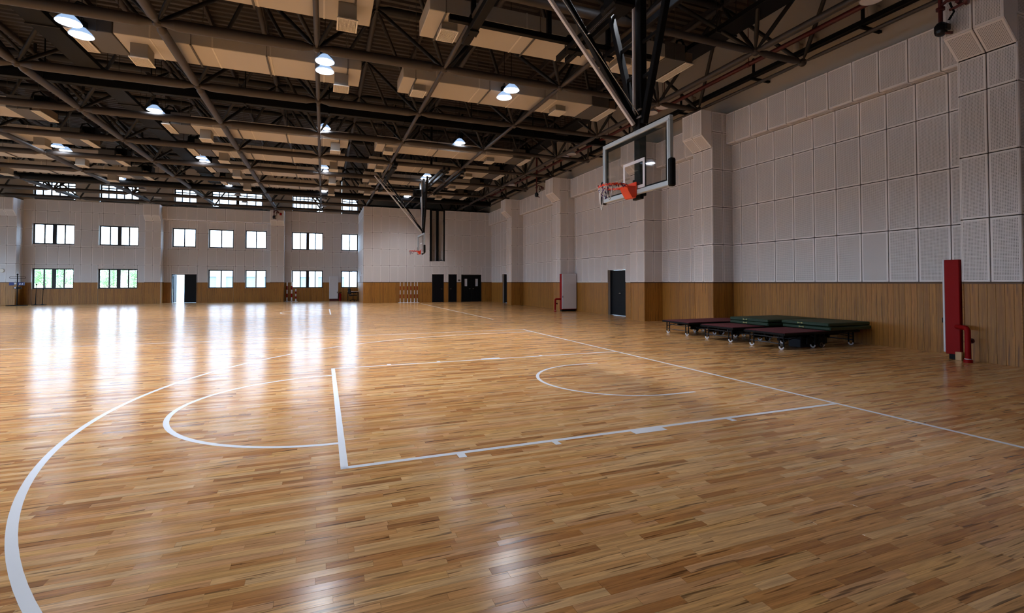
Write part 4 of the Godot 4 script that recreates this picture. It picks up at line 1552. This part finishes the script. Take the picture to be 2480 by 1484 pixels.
# ---------------------------------------------------------------- stage platforms and mats by the right wall
func make_platform() -> Node3D:
	var o := thing("stage_platform", "", "stage platform", Vector3.ZERO, "folding stage platforms")
	var l := 2.45
	var w := 1.12
	var b := Mb.new()
	b.bevel(Vector3(0.02, 0.37, 0.02), Vector3(l - 0.02, 0.385, w - 0.02), 0.004)
	build(o, "deck", b, "maroon")
	b = Mb.new()
	b.bevel(Vector3(0, 0.325, 0), Vector3(l, 0.372, 0.03), 0.006)
	b.bevel(Vector3(0, 0.325, w - 0.03), Vector3(l, 0.372, w), 0.006)
	b.bevel(Vector3(0, 0.325, 0.03), Vector3(0.03, 0.372, w - 0.03), 0.006)
	b.bevel(Vector3(l - 0.03, 0.325, 0.03), Vector3(l, 0.372, w - 0.03), 0.006)
	b.bevel(Vector3(l / 2 - 0.03, 0.325, 0.03), Vector3(l / 2 + 0.03, 0.365, w - 0.03), 0.006)
	build(o, "edge_frame", b, "black_metal")
	for x: float in [0.09, l * 0.5 - 0.15, l * 0.5 + 0.15, l - 0.09]:
		for z: float in [0.16, w - 0.16]:
			b = Mb.new()
			b.tube(Vector3(x, 0.06, z - 0.055), Vector3(x, 0.33, z - 0.055), 0.016, -1.0, 8)
			b.tube(Vector3(x, 0.06, z + 0.055), Vector3(x, 0.33, z + 0.055), 0.016, -1.0, 8)
			var leg := build(o, "leg", b, "black_metal")
			b = Mb.new()
			var bend := []
			for k in 11:
				var a := PI + PI * k / 10.0
				bend.append(Vector3(x, 0.068 + 0.055 * sin(a), z + 0.055 * cos(a)))
			b.path(bend, 0.0165, 8)
			put(leg, "leg_bend", b.mesh(mat.white_metal))
		b = Mb.new()
		for y: float in [0.13, 0.265]:
			b.tube(Vector3(x, y, 0.1), Vector3(x, y, w - 0.1), 0.0115, -1.0, 8)
		build(o, "leg_rail", b, "rail_grey")
	b = Mb.new()
	b.bevel(Vector3(0.75, 0.2, 0.2), Vector3(0.81, 0.325, w - 0.2), 0.006)
	b.bevel(Vector3(l - 0.81, 0.2, 0.2), Vector3(l - 0.75, 0.325, w - 0.2), 0.006)
	b.bevel(Vector3(0.3, 0.24, 0.3), Vector3(l - 0.3, 0.325, 0.36), 0.006)
	b.bevel(Vector3(0.3, 0.24, w - 0.36), Vector3(l - 0.3, 0.325, w - 0.3), 0.006)
	build(o, "under_frame", b, "black_metal")
	b = Mb.new()
	b.bevel(Vector3(0.9, 0.08, 0.16), Vector3(l - 0.9, 0.24, 0.2), 0.006)
	b.bevel(Vector3(0.9, 0.08, w - 0.2), Vector3(l - 0.9, 0.24, w - 0.16), 0.006)
	build(o, "fold_beam", b, "black_metal")
	for z: float in [0.08, w - 0.08]:
		b = Mb.new()
		b.tube(Vector3(0.1, 0.2, z), Vector3(0.7, 0.31, z), 0.009, -1.0, 6)
		b.tube(Vector3(l - 0.1, 0.2, z), Vector3(l - 0.7, 0.31, z), 0.009, -1.0, 6)
		build(o, "fold_brace", b, "black_metal")
		b = Mb.new()
		b.x = Mb.along(Vector3(l / 2, 0.075, z - 0.012), Vector3(l / 2, 0.075, z + 0.012))
		b.lathe([Vector2(0, 0), Vector2(0.07, 0), Vector2(0.075, 0.006), Vector2(0.075, 0.018), Vector2(0.07, 0.024), Vector2(0, 0.024)], 18)
		b.x = Transform3D()
		b.bevel(Vector3(l / 2 - 0.02, 0.07, z - 0.02), Vector3(l / 2 + 0.02, 0.33, z - 0.013), 0.003)
		var ca := build(o, "caster", b, "black_metal")
		b = Mb.new()
		b.x = Mb.along(Vector3(l / 2, 0.075, z - 0.015), Vector3(l / 2, 0.075, z + 0.016))
		b.lathe([Vector2(0.03, 0), Vector2(0.042, 0), Vector2(0.042, 0.031), Vector2(0.03, 0.031)], 18)
		put(ca, "hub_ring", b.mesh(mat.rod))
	return o


func make_stage_and_mats() -> void:
	var p := make_platform()
	p.position = Vector3(3.48, 0, -5.3)
	p.set_meta("label", "low maroon-topped folding stage platform, farthest of the three, behind the other two")
	another(p, "low maroon-topped folding stage platform, middle of the three, partly under the far mat", Vector3(3.48, 0, -3.74))
	another(p, "low maroon-topped folding stage platform, nearest of the three, with the two-layer mat", Vector3(3.48, 0, -2.29))
	var mats := [[4.5, 0.388, -3.72, "dark green folded gym mat lying across the middle platform's far end"], [4.82, 0.388, -2.34, "lower of the two dark green gym mats stacked on the nearest platform"], [4.8, 0.478, -2.36, "upper of the two dark green gym mats stacked on the nearest platform"]]
	for k in mats.size():
		var m: Array = mats[k]
		var lx := 1.78 if k == 0 else 1.42
		var o := thing("gym_mat", m[3], "gym mat", Vector3(m[0], m[1], m[2]), "green gym mats")
		var layers := 2 if k == 0 else 1
		for q in layers:
			var b := Mb.new()
			var y := 0.085 * q
			b.bevel(Vector3(0, y + 0.001, 0), Vector3(lx, y + 0.084, 1.24), 0.02)
			build(o, "pad", b, "mat_green")
			b = Mb.new()
			for s: Array in [[0.0, 0.012], [0.072, 0.084]]:
				b.bevel(Vector3(0.01, y + s[0] + 0.002, -0.003), Vector3(lx - 0.01, y + s[1] - 0.002, 0.01), 0.003)
			build(o, "piping", b, "mat_green")
			b = Mb.new()
			b.path([Vector3(-0.004, y + 0.045, 0.47), Vector3(-0.02, y + 0.047, 0.485), Vector3(-0.022, y + 0.043, 0.52), Vector3(-0.018, y + 0.045, 0.555), Vector3(-0.004, y + 0.045, 0.57)], 0.007, 6)
			b.bevel(Vector3(-0.012, y + 0.027, 0.455), Vector3(0.004, y + 0.063, 0.48), 0.003)
			b.bevel(Vector3(-0.012, y + 0.027, 0.56), Vector3(0.004, y + 0.063, 0.585), 0.003)
			build(o, "strap", b, "strap")
	var o := thing("storage_box", "dark blue box standing under the nearest stage platform", "box", Vector3(4.25, 0, -1.72))
	var b := Mb.new()
	b.bevel(Vector3(0, 0.0, 0), Vector3(0.55, 0.2, 0.32), 0.015)
	build(o, "box_body", b, "blue_box")
	b = Mb.new()
	b.bevel(Vector3(-0.01, 0.2, -0.01), Vector3(0.56, 0.23, 0.33), 0.01)
	build(o, "lid", b, "blue_box")


# ---------------------------------------------------------------- fire cabinets and pipes
# back against a pillar's side; s = +1: the door looks towards +z
func fire_cabinet(label: String, at: Vector3, s: float) -> Node3D:
	var o := thing("fire_cabinet", label, "fire cabinet", at, "")
	var b := Mb.new()
	b.bevel(Vector3(0, 0.1, minf(0, s * 0.24)), Vector3(0.84, 1.94, maxf(0, s * 0.24)), 0.008)
	build(o, "cabinet_body", b, "red")
	b = Mb.new()
	b.bevel(Vector3(0.03, 0.0, minf(0, s * 0.2)), Vector3(0.81, 0.1, maxf(0, s * 0.2)), 0.004)
	build(o, "plinth", b, "black_metal")
	b = Mb.new()
	b.bevel(Vector3(0.004, 0.13, minf(s * 0.24, s * 0.275)), Vector3(0.836, 1.945, maxf(s * 0.24, s * 0.275)), 0.006)
	var d := build(o, "cabinet_door", b, "white_metal")
	b = Mb.new()
	b.bevel(Vector3(0.06, 0.19, minf(s * 0.274, s * 0.281)), Vector3(0.78, 1.885, maxf(s * 0.274, s * 0.281)), 0.003)
	put(d, "door_field", b.mesh(mat.white_metal))
	b = Mb.new()
	b.bevel(Vector3(0.02, 0.7, minf(s * 0.276, s * 0.3)), Vector3(0.045, 0.8, maxf(s * 0.276, s * 0.3)), 0.004)
	put(d, "latch", b.mesh(mat.black_metal))
	return o


func riser(label: String, at: Vector3, to: Vector3) -> void:
	var o := thing("fire_pipe", label, "pipe", at, "")
	var r := 0.045
	var b := Mb.new()
	var pts := [Vector3(0, 0.06, 0), Vector3(0, 0.52, 0)]
	var d := Vector3(to.x, 0, to.z)
	var n := d.normalized()
	for k in range(1, 8):
		var a := PI / 2.0 * k / 8.0
		pts.append(Vector3(0, 0.56 + 0.08 * sin(a), 0) + n * 0.08 * (1.0 - cos(a)))
	pts.append(Vector3(0, 0.64, 0) + n * 0.09)
	pts.append(Vector3(0, 0.64, 0) + d)
	b.path(pts, r, 14)
	build(o, "pipe", b, "red")
	b = Mb.new()
	b.lathe([Vector2(0, 0), Vector2(0.068, 0), Vector2(0.068, 0.05), Vector2(0.05, 0.062), Vector2(0, 0.062)], 16)
	build(o, "floor_flange", b, "red")
	b = Mb.new()
	b.lathe([Vector2(0.0, 0.062), Vector2(0.053, 0.062), Vector2(0.053, 0.074), Vector2(0.0, 0.074)], 16)
	build(o, "collar", b, "white_metal")
	b = Mb.new()
	b.tube(Vector3(0.03, 0.4, 0), Vector3(0.1, 0.4, 0.0), 0.022, -1.0, 10)
	b.tube(Vector3(0.1, 0.4, 0), Vector3(0.12, 0.4, 0), 0.05, -1.0, 12)
	build(o, "valve", b, "pipe_red")


func make_cabinets() -> void:
	fire_cabinet("tall red fire cabinet seen from its side, nearest the camera on the right wall", Vector3(5.5, 0, 0.985), -1.0)
	riser("red standpipe with elbow beside the tall red fire cabinet", Vector3(5.3, 0, 1.2), Vector3(0.25, 0, -0.3))
	fire_cabinet("white-doored red fire cabinet against a pillar, half way down the right wall", Vector3(5.5, 0, -16.03), 1.0)
	riser("red standpipe with elbow before the white-doored fire cabinet", Vector3(5.2, 0, -15.95), Vector3(0.35, 0, 0.05))
	var o := thing("wood_block", "short pale wood block on the floor under the tall red cabinet", "block", Vector3(5.44, 0, 0.93))
	var b := Mb.new()
	b.bevel(Vector3(0, 0, 0), Vector3(0.05, 0.16, 0.1), 0.004)
	build(o, "block_body", b, "desk_top")


# ---------------------------------------------------------------- water cannons under the roof
func cannon(label: String, at: Vector3, arm: Vector3) -> void:
	var o := thing("water_cannon", label, "water cannon", at, "")
	var b := Mb.new()
	b.tube(Vector3(0, 0.18, 0), Vector3(0, DECK - 0.21 - at.y, 0), 0.035, -1.0, 12)
	b.tube(Vector3(0, 0.42, 0), Vector3(0, 0.47, 0), 0.07, -1.0, 14)
	build(o, "drop_pipe", b, "pipe_red")
	b = Mb.new()
	var n := arm.normalized()
	var side := n.cross(Vector3.UP)
	b.path([Vector3(0, 0.5, 0), n * 0.1 + Vector3(0, 0.56, 0), n * 0.25 + Vector3(0, 0.52, 0), arm + Vector3(0, 0.45, 0)], 0.03, 10)
	b.tube(arm * 0.35 + Vector3(0, 0.36, 0), arm + Vector3(0, 0.4, 0), 0.025, -1.0, 10)
	b.tube(arm + Vector3(0, 0.42, 0) - n * 0.02, arm + Vector3(0, 0.42, 0) + n * 0.02, 0.075, -1.0, 14)
	b.tube(arm * 0.7 + Vector3(0, 0.45, 0) - side * 0.06, arm * 0.7 + Vector3(0, 0.45, 0) + side * 0.06, 0.035, -1.0, 10)
	build(o, "valve_arm", b, "pipe_red")
	b = Mb.new()
	b.path([n * 0.14 + Vector3(0, 0.5, 0), n * 0.2 + Vector3(0, 0.3, 0), n * 0.12 + Vector3(0, 0.18, 0)], 0.018, 8)
	build(o, "hose", b, "black_metal")
	b = Mb.new()
	b.lathe([Vector2(0, -0.07), Vector2(0.05, -0.065), Vector2(0.09, -0.03), Vector2(0.1, 0.02), Vector2(0.1, 0.12), Vector2(0.075, 0.16), Vector2(0.04, 0.19), Vector2(0, 0.19)], 12)
	b.bevel(Vector3(-0.06, 0.0, 0.09), Vector3(0.06, 0.12, 0.13), 0.01)
	build(o, "cannon_head", b, "navy_metal")
	b = Mb.new()
	b.tube(n * 0.06 + Vector3(0, -0.03, 0), n * 0.17 + Vector3(0, -0.08, 0), 0.028, 0.022, 10)
	build(o, "nozzle", b, "pipe_red")


func make_cannons() -> void:
	cannon("dark water cannon on a red pipe, nearest, before the corbel at the picture's upper edge", Vector3(4.95, 6.24, 1.05), Vector3(0.05, 0, 0.38))
	cannon("dark water cannon on a red pipe half way down the right wall", Vector3(4.9, 6.22, -17.6), Vector3(0.35, 0, 0.1))
	cannon("small water cannon on a red pipe before the window wall's pillar", Vector3(-9.42, 6.32, -33.8), Vector3(0.32, 0, 0.05))
	var o := thing("fire_alarm", "small red alarm on the corbel of the window wall's pillar", "alarm", Vector3(-8.98, 6.66, -33.96))
	var b := Mb.new()
	b.lathe([Vector2(0, 0), Vector2(0.07, 0), Vector2(0.07, 0.03), Vector2(0.05, 0.06), Vector2(0, 0.065)], 14, Mb.along(Vector3.ZERO, Vector3.BACK))
	b.bevel(Vector3(-0.075, -0.09, 0), Vector3(0.075, 0.09, 0.02), 0.006)
	build(o, "alarm_body", b, "red")


# ---------------------------------------------------------------- small things at the far walls
func slalom_pole(label: String, at: Vector3, r: float, tall: float, group: String) -> Node3D:
	var o := thing("slalom_pole", label, "pole", at, group)
	var b := Mb.new()
	b.bevel(Vector3(-0.14, 0, -0.14), Vector3(0.14, 0.025, 0.14), 0.008)
	b.lathe([Vector2(0.05, 0.025), Vector2(r + 0.01, 0.06), Vector2(r + 0.01, 0.1)], 10)
	build(o, "base_plate", b, "white_paint")
	var n := 5
	for k in n:
		b = Mb.new()
		b.tube(Vector3(0, 0.03 + (tall - 0.03) * k / n, 0), Vector3(0, 0.03 + (tall - 0.03) * (k + 1) / n, 0), r, -1.0, 10)
		build(o, "pole_band", b, "red" if k % 2 else "white_paint")
	return o


func make_far_things() -> void:
	var ord := ["first", "second", "third", "fourth", "fifth", "sixth"]
	var p: Node3D
	var xs := [-0.71, -0.44, -0.18, 0.06, 0.32, 0.53]
	for k in 6:
		var label: String = "thin red-white slalom pole before the projecting room, %s from desk side" % ord[k]
		var at := Vector3(xs[k], 0, BLOCK_WALL + 0.3)
		if p == null:
			p = slalom_pole(label, at, 0.025, 1.5, "thin slalom poles")
		else:
			another(p, label, at)
	slalom_pole("thick red and white post at the window wall, close beside the pillar", Vector3(-8.55, 0, -34.85), 0.045, 1.5, "thick posts")
	slalom_pole("thick red and white post at the window wall, middle of the three", Vector3(-8.22, 0, -34.85), 0.055, 1.5, "thick posts")
	slalom_pole("thick red and white post at the window wall, shortest, before the window", Vector3(-7.92, 0, -34.8), 0.05, 0.98, "thick posts")
	# metal cabinet
	var o := thing("metal_cabinet", "tall white metal cabinet between the two lower windows near the desk", "cabinet", Vector3(-5.49, 0, WINDOW_WALL + 0.02))
	var b := Mb.new()
	b.bevel(Vector3(0, 0.18, 0), Vector3(0.68, 1.96, 0.26), 0.01)
	build(o, "cabinet_body", b, "white_metal")
	b = Mb.new()
	b.bevel(Vector3(0.03, 0.0, 0), Vector3(0.65, 0.18, 0.22), 0.006)
	build(o, "plinth", b, "pipe_red")
	b = Mb.new()
	b.bevel(Vector3(0.02, 0.2, 0.26), Vector3(0.66, 1.94, 0.285), 0.006)
	var dr := build(o, "cabinet_door", b, "white_metal")
	b = Mb.new()
	b.bevel(Vector3(0.59, 0.62, 0.283), Vector3(0.63, 0.74, 0.305), 0.005)
	put(dr, "latch", b.mesh(mat.black_metal))
	o = thing("fire_extinguisher", "red fire extinguisher standing beside the white metal cabinet", "extinguisher", Vector3(-4.66, 0, WINDOW_WALL + 0.16))
	b = Mb.new()
	b.lathe([Vector2(0, 0), Vector2(0.085, 0.0), Vector2(0.09, 0.02), Vector2(0.09, 0.5), Vector2(0.07, 0.58), Vector2(0.03, 0.62), Vector2(0, 0.62)], 16)
	build(o, "cylinder_body", b, "red")
	b = Mb.new()
	b.tube(Vector3(0, 0.62, 0), Vector3(0, 0.68, 0), 0.02, -1.0, 8)
	b.bevel(Vector3(-0.02, 0.67, -0.02), Vector3(0.12, 0.7, 0.02), 0.004)
	b.path([Vector3(0, 0.66, 0), Vector3(-0.09, 0.62, 0.02), Vector3(-0.11, 0.45, 0.03), Vector3(-0.1, 0.25, 0.04)], 0.012, 8)
	build(o, "valve", b, "black_metal")
	# desk
	o = thing("desk", "small desk with a pale wood top at the foot of the window", "desk", Vector3(-4.12, 0, -34.7))
	b = Mb.new()
	b.bevel(Vector3(0, 0.72, 0), Vector3(0.84, 0.75, 0.55), 0.005)
	build(o, "desk_top", b, "desk_top")
	for q: Vector3 in [Vector3(0.02, 0, 0.02), Vector3(0.79, 0, 0.02), Vector3(0.02, 0, 0.5), Vector3(0.79, 0, 0.5)]:
		b = Mb.new()
		b.bevel(q, q + Vector3(0.03, 0.72, 0.03), 0.004)
		build(o, "leg", b, "black_metal")
	b = Mb.new()
	b.bevel(Vector3(0.05, 0.66, 0.02), Vector3(0.79, 0.71, 0.04), 0.004)
	b.bevel(Vector3(0.02, 0.2, 0.05), Vector3(0.04, 0.23, 0.5), 0.003)
	build(o, "desk_rail", b, "black_metal")
	# office chair
	o = thing("office_chair", "black wheeled office chair at the small desk", "chair", Vector3(-3.72, 0, -33.95))
	o.rotation_degrees.y = -70.0
	b = Mb.new()
	b.bevel(Vector3(-0.24, 0.43, -0.24), Vector3(0.24, 0.51, 0.24), 0.03)
	build(o, "seat", b, "black_metal")
	b = Mb.new()
	b.x = Transform3D(Basis(Vector3.RIGHT, deg_to_rad(10)), Vector3(0, 0.56, 0.24))
	b.bevel(Vector3(-0.22, 0, -0.02), Vector3(0.22, 0.48, 0.05), 0.025)
	build(o, "backrest", b, "black_metal")
	b = Mb.new()
	b.path([Vector3(0, 0.42, 0.1), Vector3(0, 0.42, 0.28), Vector3(0, 0.6, 0.31)], 0.02, 8)
	b.tube(Vector3(0, 0.1, 0), Vector3(0, 0.44, 0), 0.025, -1.0, 10)
	build(o, "gas_column", b, "black_metal")
	for s: float in [-1.0, 1.0]:
		b = Mb.new()
		b.path([Vector3(s * 0.2, 0.45, 0.05), Vector3(s * 0.29, 0.47, 0.05), Vector3(s * 0.29, 0.66, 0.08)], 0.015, 8)
		b.bevel(Vector3(s * 0.29 - 0.03, 0.65, -0.12), Vector3(s * 0.29 + 0.03, 0.685, 0.16), 0.01)
		build(o, "armrest", b, "black_metal")
	for k in 5:
		var a := TAU * k / 5.0
		var t := Vector3(cos(a), 0, sin(a))
		b = Mb.new()
		b.tube(Vector3(0, 0.12, 0), t * 0.28 + Vector3(0, 0.075, 0), 0.022, 0.015, 8)
		build(o, "base_spoke", b, "black_metal")
		b = Mb.new()
		b.tube(t * 0.28 + Vector3(0, 0.03, 0) + t.cross(Vector3.UP) * 0.02, t * 0.28 + Vector3(0, 0.03, 0) - t.cross(Vector3.UP) * 0.02, 0.03, -1.0, 12)
		build(o, "wheel", b, "black_metal")
	# scoreboard stand
	o = thing("scoreboard_stand", "black scoreboard stand with blue number boards by the outer pillar", "scoreboard", Vector3(-24.2, 0, -33.9))
	b = Mb.new()
	b.tube(Vector3(0, 0.03, 0), Vector3(0, 1.98, 0), 0.028, -1.0, 10)
	b.lathe([Vector2(0, 1.95), Vector2(0.045, 1.97), Vector2(0.05, 2.01), Vector2(0.03, 2.05), Vector2(0, 2.06)], 10)
	build(o, "post", b, "black_metal")
	b = Mb.new()
	b.path([Vector3(-0.36, 1.74, 0), Vector3(0.38, 1.74, 0), Vector3(0.4, 1.76, 0), Vector3(0.4, 1.83, 0), Vector3(0.38, 1.85, 0), Vector3(-0.36, 1.85, 0), Vector3(-0.38, 1.83, 0), Vector3(-0.38, 1.76, 0)], 0.012, 8, true)
	build(o, "hoop_bar", b, "black_metal")
	b = Mb.new()
	b.bevel(Vector3(-0.4, 1.3, -0.02), Vector3(-0.16, 1.49, 0.03), 0.006)
	b.bevel(Vector3(0.02, 1.3, -0.02), Vector3(0.36, 1.49, 0.03), 0.006)
	build(o, "number_board", b, "sign_blue")
	b = Mb.new()
	b.bevel(Vector3(-0.14, 1.36, -0.02), Vector3(-0.06, 1.47, 0.04), 0.006)
	b.bevel(Vector3(-0.13, 1.1, -0.02), Vector3(-0.05, 1.2, 0.04), 0.006)
	build(o, "number_card", b, "white_paint")
	b = Mb.new()
	b.bevel(Vector3(-0.18, 1.08, -0.05), Vector3(0.2, 1.2, 0.015), 0.01)
	build(o, "control_box", b, "black_metal")
	var font := SystemFont.new()
	font.font_names = PackedStringArray(["Droid Sans"])
	font.font_weight = 700
	for k in 2:
		var t := TextMesh.new()
		t.text = "2"
		t.font = font
		t.font_size = 24
		t.pixel_size = 0.0068
		t.depth = 0.006
		t.material = mat.white_paint
		put(o, "digit", t, shift(Vector3(0.14 + 0.12 * k, 1.395, 0.034)))
	b = Mb.new()
	b.bevel(Vector3(-0.45, 0, -0.25), Vector3(0.45, 0.03, 0.25), 0.01)
	build(o, "base_plate", b, "black_metal")
	# net posts
	for s: Array in [[-23.45, 1.32, "taller thin black stand on a round base before the window"], [-23.1, 1.0, "shorter thin black stand on a round base before the window"]]:
		o = thing("round_base_stand", s[2], "stand", Vector3(s[0], 0, -34.3))
		b = Mb.new()
		b.lathe([Vector2(0, 0), Vector2(0.2, 0), Vector2(0.2, 0.02), Vector2(0.06, 0.05), Vector2(0.025, 0.09), Vector2(0, 0.09)], 18)
		build(o, "base", b, "black_metal")
		b = Mb.new()
		b.tube(Vector3(0, 0.08, 0), Vector3(0.03, s[1], 0), 0.022, 0.015, 8)
		build(o, "post", b, "black_metal")
		b = Mb.new()
		b.tube(Vector3(0.03, s[1], 0), Vector3(0.05, s[1] + 0.08, 0.03), 0.03, -1.0, 8)
		build(o, "clamp", b, "black_metal")
	o = thing("wall_vent", "pale round cap on the outer pillar above the wainscot", "vent", Vector3(-25.2, 2.25, WINDOW_WALL + 0.8))
	b = Mb.new()
	b.lathe([Vector2(0, 0), Vector2(0.13, 0), Vector2(0.13, 0.03), Vector2(0.11, 0.05), Vector2(0, 0.055)], 18, Mb.along(Vector3.ZERO, Vector3.BACK))
	build(o, "vent_cap", b, "grille_white")
	# switch boxes on the side of the projecting room
	for s: Array in [[2.3, -30.9, "upper white switch box on the projecting room's side wall"], [1.75, -31.6, "lower white switch box on the projecting room's side wall"]]:
		o = thing("switch_box", s[2], "switch box", Vector3(BLOCK_SIDE - 0.03, s[0], s[1]))
		b = Mb.new()
		b.bevel(Vector3(-0.08, -0.22, -0.15), Vector3(0, 0.22, 0.15), 0.01)
		build(o, "box_body", b, "white_metal")
